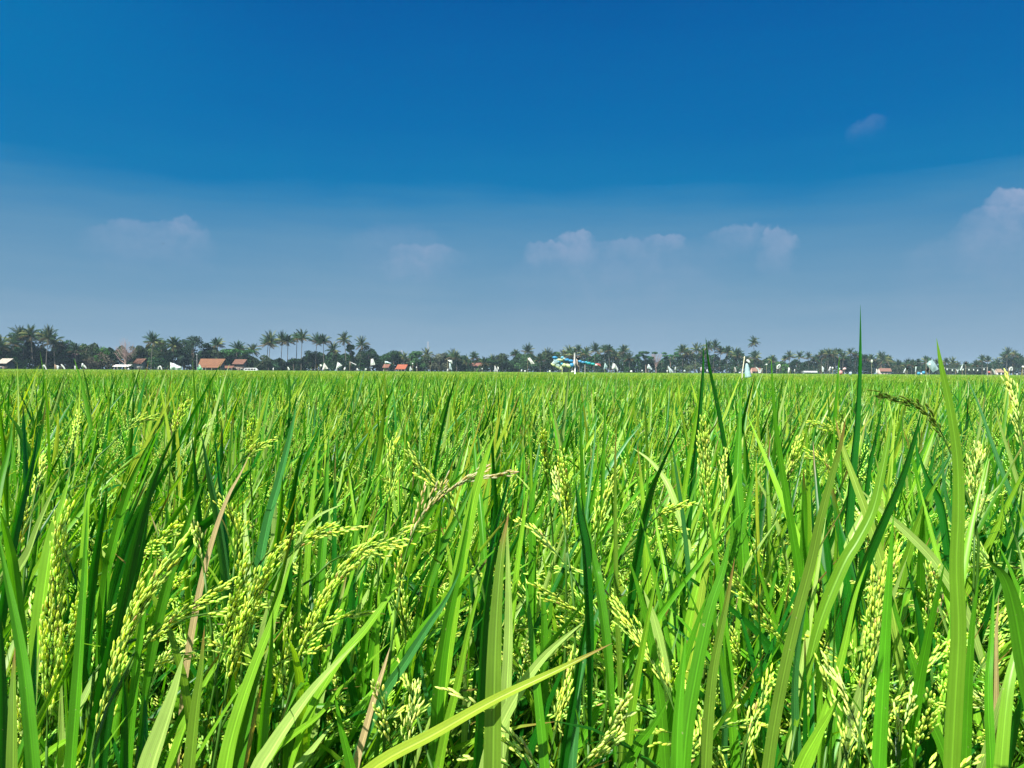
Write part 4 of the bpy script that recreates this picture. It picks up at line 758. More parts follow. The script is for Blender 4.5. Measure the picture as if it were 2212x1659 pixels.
TREES = [
 (120, 1186, 84, 'dark tree filling the gap between the two far-left palm groups', GD, 'round'), (65, 1205, 60, 'dark bush around the trunks of the far-left palms', GM_, 'round'),
 (8, 1195, 60, 'small dark tree at the left edge above the low grey roof', GM_, 'round'), (40, 1225, 90, 'light green bush beneath the far-left palms', GL_, 'low'), (150, 1252, 62, 'bright green bush behind the first wire loops', GL_, 'low'),
 (232, 1182, 62, 'dark tree rising behind the pink roof', GM_, 'round'), (300, 1192, 74, 'grey-green tree right of the pink roof', GB_, 'round'), (350, 1198, 60, 'tree with a bright green top left of the bare tree', GL_, 'round'),
 (345, 1215, 90, 'brownish bush below the bright green tree top', (0.09, 0.08, 0.05), 'low'), (480, 1200, 70, 'grey-green tree right of the bare twiggy tree', GB_, 'round'), (563, 1165, 72, 'rounded light green tree between two narrow palms', (0.09, 0.14, 0.045), 'round'),
 (560, 1222, 110, 'wide dark bush behind the white tarpaulin', GM_, 'low'), (670, 1165, 100, 'big dark domed tree left of the long orange roof', (0.022, 0.05, 0.026), 'round'), (640, 1172, 60, 'dark tree merging with the left side of the domed tree', GD, 'round'),
 (718, 1192, 50, 'small dark tree at the right shoulder of the domed tree', GD, 'round'), (823, 1207, 104, 'dense bright green flat-topped tree behind the orange roof', (0.05, 0.15, 0.04), 'umbrella'), (820, 1225, 96, 'dark tree below the bright green flat-topped tree', GM_, 'low'),
 (913, 1222, 70, 'grey-green bush left of the bare palm trunks', GB_, 'low'), (925, 1248, 90, 'bluish green banana bush at the foot of the bare trunks', (0.05, 0.13, 0.06), 'low'), (1022, 1225, 56, 'dark bush between the bare palm trunks', GD, 'low'),
 (1085, 1215, 66, 'dark tree behind the first white triangular sheet', GD, 'round'), (1150, 1220, 80, 'grey-green bush behind the second white sheet', GM_, 'low'), (1219, 1188, 34, 'small bright round-topped tree right of the narrow palm', GL_, 'round'),
 (1238, 1215, 80, 'broad green bush left of the upright white bag', GM_, 'low'), (1283, 1196, 66, 'large dark bushy tree behind the upright white bag', GD, 'round'), (1322, 1232, 60, 'low bush left of the small red roof', GB_, 'low'),
 (1368, 1217, 66, 'bushy tree directly behind the small red roof', GM_, 'round'), (1450, 1218, 54, 'green tree with a bright top under the mast', (0.06, 0.15, 0.045), 'round'), (1436, 1238, 70, 'dark low tree right of the small red roof', GD, 'low'),
 (1528, 1226, 84, 'grey tree with a speckled top right of the mast', (0.11, 0.13, 0.08), 'round'), (1596, 1240, 60, 'low green bush left of the broken red roof', GM_, 'low'), (1650, 1240, 80, 'green bush behind the broken red roof', GM_, 'low'),
 (1705, 1244, 76, 'low green tree right of the broken red roof', GM_, 'umbrella'), (1747, 1226, 58, 'pale rounded tree left of the slanting white bag', GB_, 'round'), (1825, 1226, 84, 'green tree behind the slanting white bag', (0.055, 0.13, 0.045), 'round'),
 (1790, 1236, 70, 'dark bush at the foot of the palm by the slanting bag', GD, 'low'), (1890, 1236, 70, 'dark low tree left end of the garland', GD, 'low'), (1950, 1232, 90, 'dark bush behind the left half of the garland', GD, 'low'),
 (2045, 1230, 90, 'green bush behind the white garland post', GM_, 'low'), (2120, 1232, 90, 'dark bush behind the pale fan-shaped sheet', GD, 'low'), (2190, 1238, 70, 'dark bush left of the flat-topped tree', GM_, 'low'),
 (2245, 1215, 60, 'dark flat-topped tree right of the garland palms', GM_, 'umbrella'), (2331, 1217, 50, 'green layered tree left of the dense palm clump', (0.05, 0.14, 0.055), 'umbrella'), (2300, 1244, 70, 'dark bush between the two flat-topped trees', GD, 'low'),
 (2390, 1238, 100, 'yellowish green bush at the foot of the dense palm clump', (0.08, 0.12, 0.045), 'low'), (2480, 1232, 110, 'dark bush under the middle of the dense palm clump', GD, 'low'), (2565, 1240, 70, 'green bush left of the big bluish bag', GM_, 'low'),
 (2650, 1246, 90, 'green bush right of the big bluish bag', GM_, 'low'), (2708, 1242, 64, 'small bright green tree above the white ring bag', GL_, 'low'), (2770, 1244, 90, 'dark bush above the long white roof', GD, 'low'),
 (2850, 1240, 90, 'grey-green bush left of the pink bag', GB_, 'low'), (2920, 1232, 90, 'large dark tree above the pink bag', GD, 'round'), (2990, 1240, 80, 'dark bush behind the tallest rice blade', GD, 'low'),
 (3062, 1232, 70, 'dark tree above the market roofs', GD, 'round'), (3120, 1262, 90, 'low grey-green bush left of the blue bags', GB_, 'low'), (3200, 1254, 100, 'low bush behind the blue bags', GM_, 'low'),
 (3300, 1252, 110, 'low grey-green trees right of the widest rice blade', GB_, 'low'), (3380, 1262, 100, 'pale low bush behind the string of white tags', GB_, 'low'), (3450, 1254, 90, 'low dark tree left of the thatched roof', GD, 'low'), (3520, 1232, 84, 'dark bushy tree by the right edge', GD, 'round')]
for t_ in TREES: tree(t_[0], t_[1], t_[2], t_[3], t_[4], t_[5], dd=rng.uniform(-4, 6), n=2000 if t_[5] != 'low' else 1500)

# bare twiggy tree and bare umbrella tree
def bare(x, top, wpx, label, seed, flat=False):
    rs = random.Random(seed); d = DT(x) - 2; p = src(x, hor(x), d); H = (hor(x) - top) / 2669 * d + .4; Wd = wpx / 2669 * d
    rt = empty('bare_tree', (p.x, d, 0)); tag(rt, label, 'tree'); X0 = np.array([p.x, d, 0]); tr = MB(); br = MB()
    tube(tr, [X0, X0 + (.1, 0, H * .3), X0 + (0, 0, H * .5)], np.array([.028, .022, .014]) * H, (0.2, 0.15, 0.12), 7)
    for k in range(46):
        a = rs.uniform(0, 6.283); e = rs.uniform(.25, 1); h0 = H * rs.uniform(.2, .5); r = Wd * .5 * e; tp = H * ((.92 if flat else math.cos(e * 1.0) * 1.02) - (.04 * e))
        q = X0 + np.array([math.cos(a) * r, math.sin(a) * r * .8, max(tp, h0 + .3)]); m = (X0 + (0, 0, h0) + q) / 2 + np.array([0, 0, -.05 * H])
        tube(br, [X0 + (0, 0, h0), m, q], np.array([.006, .004, .0015]) * H, (0.24, 0.17, 0.15), 4)
        for j in range(9):
            b0 = m + (q - m) * rs.uniform(0, 1); tube(br, [b0, b0 + np.array([rs.uniform(-.9, .9), rs.uniform(-.9, .9), rs.uniform(-.1, .1) if flat else rs.uniform(.1, 1.1)])], [.022, .010], (0.24, 0.17, 0.15), 3)
    tr.build('trunk', BARK, rt); br.build('branches', BARK, rt)
bare(436, 1168, 84, 'leafless brown twiggy tree standing above the bushes left of the centre palms', 5)
bare(2280, 1219, 46, 'almost leafless flat-topped tree touching the dark flat-topped tree', 6, True)

# the wood behind as one mass
UX = [-330, 0, 150, 330, 600, 840, 880, 1060, 1110, 1290, 1340, 1560, 1640, 1800, 2000, 2180, 2230, 2340, 2400, 2560, 2640, 2830, 3000, 3080, 3130, 3240, 3440, 3490, 3900]
UH = [90, 82, 92, 80, 86, 74, 46, 46, 66, 76, 60, 58, 46, 60, 74, 74, 52, 58, 78, 74, 48, 52, 70, 62, 42, 42, 42, 66, 60]
ug = MB(); rs = random.Random(77); V = []; T = []
for k in range(85000):
    x = rs.uniform(-330, 3900); d = DT(x) + rs.uniform(4, 26); top = hor(x) - (.92 + .10 * math.sin(x / 41) + .10 * math.sin(x / 17 + 2) + .10 * math.sin(x / 7.3)) * np.interp(x, UX, UH)
    hmax = (hor(x) - top) / 2669 * d + .6; h = hmax * rs.random() ** .62; p = np.array(list(src(x, hor(x), d))); p[2] = h
    a = unit(np.array([rs.gauss(0, 1) for _ in range(3)])); b = unit(np.cross(a, np.array([rs.gauss(0, 1) for _ in range(3)]))); s = rs.uniform(.8, 1.6)
    V += [p - a * s * .5, p + b * s * .35, p + a * s * .5, p - b * s * .35]
    z = math.sin(x / 37) + math.sin(x / 13.1 + 1); tt = np.array(GD if z < -.2 else GM_ if z < .8 else GB_) * rs.uniform(.7, 1.25); T += [tt] * 4
m = len(V) // 4; q = np.arange(m) * 4
ug.add(V, np.concatenate([np.stack([q, q + 1, q + 2], 1), np.stack([q, q + 2, q + 3], 1)]), np.array(T))
o = ug.build('undergrowth', FOL); tag(o, 'dark green mass of bushes and low trees closing the far edge of the field', 'undergrowth', kind='stuff')

# ------------------------------------------------------------------ houses
def box(mb, c0, c1, tint):
    x0, y0, z0 = c0; x1, y1, z1 = c1
    V = [(x0, y0, z0), (x1, y0, z0), (x1, y1, z0), (x0, y1, z0), (x0, y0, z1), (x1, y0, z1), (x1, y1, z1), (x0, y1, z1)]
    F = [(0, 1, 5), (0, 5, 4), (1, 2, 6), (1, 6, 5), (2, 3, 7), (2, 7, 6), (3, 0, 4), (3, 4, 7), (4, 5, 6), (4, 6, 7), (0, 3, 2), (0, 2, 1)]
    mb.add(V, F, tint)
def roof_mesh(mb, x0, x1, y0, y1, ze, zr, tint, skew0=0.0, skew1=0.0, th=.12):
    """pitched roof slab, ridge along x; skew pulls the ridge ends inwards or outwards"""
    ym = (y0 + y1) / 2
    for (ya, side) in ((y0, 1), (y1, -1)):
        a, b, c_, d = (x0, ya, ze), (x1, ya, ze), (x1 + skew1, ym, zr), (x0 + skew0, ym, zr)
        V = [a, b, c_, d] + [(p[0], p[1], p[2] - th) for p in (a, b, c_, d)]
        mb.add(V, [(0, 1, 2), (0, 2, 3), (4, 6, 5), (4, 7, 6), (0, 4, 5), (0, 5, 1), (1, 5, 6), (1, 6, 2), (2, 6, 7), (2, 7, 3), (3, 7, 4), (3, 4, 0)], tint)
def house(x0, x1, yr, ye, label, rt_tint, wall_tint, dd=-16, depth=6.0, skew=(0.4, 0.6), annex=None, win=2, name='village_house', cat='house', open_=False, mat=None):
    xm = (x0 + x1) / 2; d = DT(xm) + dd; p0 = src(x0, hor(xm), d); p1 = src(x1, hor(xm), d); z = lambda y: (hor(xm) - y) / 2669 * d + .7
    h = empty(name, ((p0.x + p1.x) / 2, d, 0)); tag(h, label, cat)
    w = MB(); a = .35; X0, X1 = p0.x + a, p1.x - a; Y0, Y1 = d + .8, d + depth - .8; ze, zr = z(ye), z(yr)
    if not open_:
        box(w, (X0, Y0, 0), (X1, Y1, ze - .02), wall_tint)
        w.add([(X0, Y0 + .01, ze - .05), (X0, Y1 - .01, ze - .05), (X0, (Y0 + Y1) / 2, zr - .35), (X0 + .15, Y0 + .01, ze - .05), (X0 + .15, Y1 - .01, ze - .05), (X0 + .15, (Y0 + Y1) / 2, zr - .35)], [(0, 2, 1), (3, 4, 5), (0, 3, 5), (0, 5, 2), (1, 2, 5), (1, 5, 4)], wall_tint)
        w.add([(X1 - .15, Y0 + .01, ze - .05), (X1 - .15, Y1 - .01, ze - .05), (X1 - .15, (Y0 + Y1) / 2, zr - .35), (X1, Y0 + .01, ze - .05), (X1, Y1 - .01, ze - .05), (X1, (Y0 + Y1) / 2, zr - .35)], [(0, 2, 1), (3, 4, 5), (0, 3, 5), (0, 5, 2), (1, 2, 5), (1, 5, 4)], wall_tint)
        w.build('wall', WALLM, h)
        dw = MB(); xd = X0 + (X1 - X0) * .45; box(dw, (xd, Y0 - .06, 0), (xd + .9, Y0 - .003, 2.0), (0.10, 0.07, 0.05)); dw.build('door', WOOD, h)
        for k in range(win):
            xw = X0 + (X1 - X0) * ((.14, .72, .3)[k]); wf = MB(); box(wf, (xw, Y0 - .07, .9), (xw + 1.0, Y0 - .003, 1.9), (0.5, 0.48, 0.42)); f = wf.build('window', WOOD, h)
            pn = MB(); box(pn, (xw + .1, Y0 - .09, 1.0), (xw + .9, Y0 - .072, 1.8), (0.03, 0.04, 0.05)); pn_o = pn.build('pane', PLAST, f, loc=(0, 0, 0)); pn_o.location = (0, 0, 0)
            pn_o.parent = f; pn_o.matrix_parent_inverse = Matrix.Translation(-h.location)
    else:
        for (px_, py_) in ((X0, Y0), (X1, Y0), (X0, Y1), (X1, Y1), ((X0 + X1) / 2, Y0)):
            pm = MB(); tube(pm, [(px_, py_, 0), (px_, py_, ze)], .07, (0.45, 0.42, 0.36), 6); pm.build('post', WOOD, h)
    rm = MB(); roof_mesh(rm, p0.x, p1.x, d, d + depth, ze, zr, rt_tint, skew[0], skew[1]); rf = rm.build('roof', mat or TILES, h, smooth=False)
    if annex:
        ax0, ax1, ay0, ay1 = annex; q0 = src(ax0, 0, d).x; q1 = src(ax1, 0, d).x; am = MB()
        za, zb = z(ay0), z(ay1); V = [(q0, d - 2.6, zb), (q1, d - 2.6, zb), (q1, d + .3, za), (q0, d + .3, za)]; V += [(v[0], v[1], v[2] - .12) for v in V]
        am.add(V, [(0, 1, 2), (0, 2, 3), (4, 6, 5), (4, 7, 6), (0, 4, 5), (0, 5, 1), (1, 5, 6), (1, 6, 2), (2, 6, 7), (2, 7, 3), (3, 7, 4), (3, 4, 0)], tuple(np.array(rt_tint) * 1.1)); am.build('porch_roof', mat or TILES, h, smooth=False)
        for f_ in (.03, .35, .65, .97):
            pm = MB(); xx = q0 + (q1 - q0) * f_; tube(pm, [(xx, d - 2.5, 0), (xx, d - 2.5, zb - .1)], .06, (0.4, 0.36, 0.3), 5); pm.build('post', WOOD, h)
    return h
ORG = (0.17, 0.075, 0.033); RED = (0.62, 0.16, 0.08)
house(688, 768, 1245, 1268, 'long house with weathered orange tiled roof and porch, right of the dark domed tree', ORG, (0.25, 0.20, 0.15), skew=(0.0, .9), annex=(698, 768, 1268, 1276))
house(806, 846, 1247, 1264, 'small orange tiled house half hidden by the bright green flat-topped tree', (0.14, 0.065, 0.04), (0.2, 0.15, 0.12), dd=-8, annex=(768, 815, 1270, 1278))
house(460, 492, 1245, 1262, 'small house with an orange roof and pale wall left of the white tarpaulin', (0.14, 0.065, 0.04), (0.35, 0.35, 0.33), dd=-2, win=1)
house(-14, 23, 1244, 1261, 'low hut with a grey weathered roof at the left edge', (0.36, 0.32, 0.26), (0.10, 0.09, 0.08), win=1)
house(222, 256, 1227, 1243, 'house with a faded pink roof behind the far-left palms', (0.18, 0.09, 0.08), (0.12, 0.12, 0.12), dd=4, win=1)
house(390, 446, 1266, 1272, 'open shelter with a flat white sheet roof under the bare tree', (0.62, 0.60, 0.58), (0.3, 0.3, 0.3), open_=True, depth=4, mat=WALLM, name='field_shelter', cat='shelter')
house(1328, 1350, 1264, 1276, 'small house with a salmon roof behind the tilted white banner', (0.18, 0.075, 0.05), (0.3, 0.26, 0.22), dd=-14, win=1)
house(1376, 1410, 1265, 1278, 'small house with a bright red-orange roof and pale porch under the thin mast', (0.30, 0.085, 0.04), (0.35, 0.36, 0.35), dd=-14, annex=(1380, 1416, 1278, 1281))
house(1624, 1674, 1259, 1270, 'house with a broken red tiled roof left of the two triangular flags', (0.18, 0.08, 0.06), (0.16, 0.15, 0.13), dd=-6)
house(2796, 2842, 1287, 1291, 'long low shed with a white metal roof below the small palm clump', (0.62, 0.68, 0.68), (0.12, 0.15, 0.14), dd=-14, mat=WALLM, win=1, name='low_shed', cat='shed')
house(3060, 3100, 1277, 1288, 'low house with a salmon roof right of the tallest rice blade', (0.20, 0.10, 0.07), (0.5, 0.42, 0.36), dd=-14)
house(3468, 3494, 1279, 1291, 'small hut with a pale brown thatched roof left of the white ring bag', (0.26, 0.19, 0.12), (0.3, 0.25, 0.2), dd=-14, win=1, skew=(.8, -.8))
house(2614, 2646, 1276, 1288, 'reddish hut with white patches right of the big bluish bag', (0.20, 0.10, 0.07), (0.45, 0.3, 0.24), dd=-14, win=1)

# white van-like vehicle: long low white minibus seen beyond the field
def vehicle():
    xm = 872; d = DT(xm) - 24; h = empty('parked_van', (src(xm, 0, d).x, d, 0)); tag(h, 'white minibus parked right of the orange-roofed houses, seen over the rice', 'van')
    W2, Hh = (896 - 848) / 2669 * d / 2, 2.0; cx = h.location.x
    prof = [(-W2, .35), (-W2, 1.5), (-W2 * .86, 2.0), (W2 * .55, 2.05), (W2 * .78, 1.75), (W2 * .95, 1.2), (W2, .9), (W2, .35)]
    b = MB(); n = len(prof); V = [(cx + x, d, z) for x, z in prof] + [(cx + x, d + 1.8, z) for x, z in prof]
    F = [(0, i, i + 1) for i in range(1, n - 1)] + [(n, n + i + 1, n + i) for i in range(1, n - 1)]
    for i in range(n): j = (i + 1) % n; F += [(i, i + n, j + n), (i, j + n, j)]
    b.add(V, F, (0.7, 0.72, 0.72)); b.build('body', WALLM, h, smooth=False)
    for k, (a0, a1) in enumerate(((-.88, -.5), (-.45, -.05), (0, .38), (.43, .72))):
        w = MB(); box(w, (cx + a0 * W2, d - .02, 1.2), (cx + a1 * W2, d + .01, 1.78), (0.03, 0.04, 0.05)); w.build('window', PLAST, h)
    for a0 in (-.62, .66):
        w = MB(); tube(w, [(cx + a0 * W2, d - .05, .35), (cx + a0 * W2, d + .2, .35)], .35, (0.03, 0.03, 0.03), 14); w.build('wheel', WALLM, h)
vehicle()

# ------------------------------------------------------------------ masts
def mast(x, top, label):
    d = DT(x) + 90; p = src(x, hor(x), d); H = (hor(x) - top) / 2669 * d + .7; mb = MB(); n = 16; w = .6
    for sx_, sy_ in ((-1, -1), (1, -1), (0, 1)): tube(mb, [(p.x + sx_ * w, d + sy_ * w, 0), (p.x + sx_ * w * .6, d + sy_ * w * .6, H)], .09, (0.25, 0.27, 0.3), 4)
    for i in range(n * 2):
        z = H * i / (n * 2); z2 = H * (i + 1) / (n * 2); s = (-1) ** i; tube(mb, [(p.x - s * w * .8, d - w * .8, z), (p.x + s * w * .8, d - w * .8, z2)], .05, (0.3, 0.3, 0.33), 3)
        tube(mb, [(p.x - s * w * .8, d - w * .8, z), (p.x, d + w * .8, z2)], .05, (0.3, 0.3, 0.33), 3)
    o = mb.build('radio_mast', WALLM, loc=(p.x, d, 0)); tag(o, label, 'mast', 'radio masts behind the tree line')
mast(1487, 1187, 'taller thin lattice mast standing above the middle of the tree line'); mast(1396, 1216, 'shorter thin lattice mast left of the taller one, above the small red roof')
def lamp_post():
    d = DT(684) - 18; p = src(684, 0, d); H = (hor(684) - 1230) / 2669 * d + .7; h = empty('street_lamp', (p.x, d, 0)); tag(h, 'thin pole with a pale lamp head left of the long orange roof', 'lamp')
    a = MB(); tube(a, [(p.x, d, 0), (p.x, d, H - .3)], .06, (0.3, 0.32, 0.33), 6); a.build('pole', WALLM, h)
    b = MB(); tube(b, [(p.x, d, H - .35), (p.x, d, H - .2), (p.x, d, H)], [.12, .3, .1], (0.5, 0.55, 0.55), 8); b.build('lamp_head', WALLM, h)
lamp_post()

# ------------------------------------------------------------------ plastic bird scarers
WH, BLU, PNK, GRN, BLK, GRY, CLR = (0.8, 0.83, 0.81), (0.10, 0.42, 0.66), (0.80, 0.42, 0.40), (0.35, 0.62, 0.45), (0.012, 0.012, 0.014), (0.58, 0.58, 0.56), (0.45, 0.60, 0.62)
FG = 'plastic bird scarers on poles in the rice'
def sheet(mb, C4, tint, amp=.05, n=10, seed=0):
    rs = random.Random(seed); a, b, c_, d_ = [np.array(list(p)) for p in C4]; V = []; ph = rs.uniform(0, 6); f1 = rs.uniform(1.2, 2.4); size = np.linalg.norm(c_ - a)
    for j in range(n + 1):
        for i in range(n + 1):
            u, v = i / n, j / n; p = (a * (1 - u) + b * u) * (1 - v) + (d_ * (1 - u) + c_ * u) * v
            bl = math.sin(math.pi * u) * math.sin(math.pi * v); p = p + np.array([0, -1, 0]) * size * (amp * 2 * bl + amp * .5 * math.sin(u * 6.28 * f1 + v * 4 + ph) + amp * .25 * math.sin(v * 14 + u * 5 + ph))
            p = p + np.array([0, 0, 1]) * size * .02 * math.sin(u * 11 + ph); V.append(p)
    F = []
    for j in range(n):
        for i in range(n): q = j * (n + 1) + i; F += [(q, q + 1, q + n + 2), (q, q + n + 2, q + n + 1)]
    V = np.array(V); k = len(V); th = np.array([0, .004, 0]); F2 = [(k + a_, k + c2, k + b_) for (a_, b_, c2) in F]
    mb.add(np.concatenate([V, V + th]), F + F2, tint)
def blob(mb, cpt, rx, rz, tint, seed=0, tilt=0.0, ry=None):
    rs = random.Random(seed); ph = [rs.uniform(0, 6) for _ in range(4)]; V = []; F = []; nu, nv = 14, 8; ct, st = math.cos(tilt), math.sin(tilt); ry = ry or min(rx, rz)
    for j in range(nv + 1):
        t = math.pi * j / nv
        for i in range(nu):
            a = 2 * math.pi * i / nu; r = 1 + .10 * math.sin(3 * a + ph[0] + t) + .08 * math.sin(5 * a + ph[1]) * math.sin(t * 3 + ph[2]); x = rx * r * math.sin(t) * math.cos(a); y = ry * r * math.sin(t) * math.sin(a); z = rz * r * math.cos(t)
            V.append((cpt[0] + x * ct - z * st, cpt[1] + y, cpt[2] + x * st + z * ct))
    for j in range(nv):
        for i in range(nu): a = j * nu + i; b = j * nu + (i + 1) % nu; F += [(a, b, b + nu), (a, b + nu, a + nu)]
    mb.add(V, F, tint)
def scarer(kind, pts, tint, label, d=105, pole=None, name=None):
    """pts in photo pixels (3559 wide). kinds: sheet (4 corners), bag (x, y, half width, half height, tilt), loop (points of an arc)"""
    P = [src(q[0], q[1], d) for q in (pts if kind != 'bag' else [(pts[0], pts[1])])]
    px_, pz_ = (P[0].x, max(p.z for p in P)) if pole is None else (src(pole, 0, d).x, max(p.z for p in P))
    rt = empty(name or {'sheet': 'plastic_flag', 'bag': 'plastic_bag', 'loop': 'plastic_strip'}[kind], (px_, d, 0)); tag(rt, label, {'sheet': 'flag', 'bag': 'bag', 'loop': 'strip'}[kind], FG)
    pm = MB(); tube(pm, [(px_, d + .02, 0), (px_ + .01, d + .02, pz_ * .5), (px_, d + .02, pz_ + .02)], [.020, .016, .010], (0.40, 0.36, 0.22), 5); pm.build('pole', WOOD, rt)
    mb = MB(); sd = int(pts[0][0] if kind != 'bag' else pts[0])
    if kind == 'sheet': sheet(mb, P, tint, seed=sd)
    elif kind == 'bag': k = d / 2669; blob(mb, P[0], pts[2] * k, pts[3] * k, tint, sd, -pts[4] if len(pts) > 4 else 0)
    else:
        Q = spline([tuple(p) for p in P], 14); leaf_mesh(mb, Q, 5.0 / 2669 * d, (0.3, -1, 0.3), tint, 0, 2, .5, prof=lambda v: .7 + .3 * np.sin(v * 3.14)); leaf_mesh(mb, Q + np.array([0, .01, 0]), 5.0 / 2669 * d, (1, 0.2, 0.3), tint, 0, 2, .5, prof=lambda v: .6 + .4 * np.sin(v * 3.14))
    mb.build('plastic', PLAST, rt)
def q4(*a): return [(a[i], a[i + 1]) for i in range(0, 8, 2)]
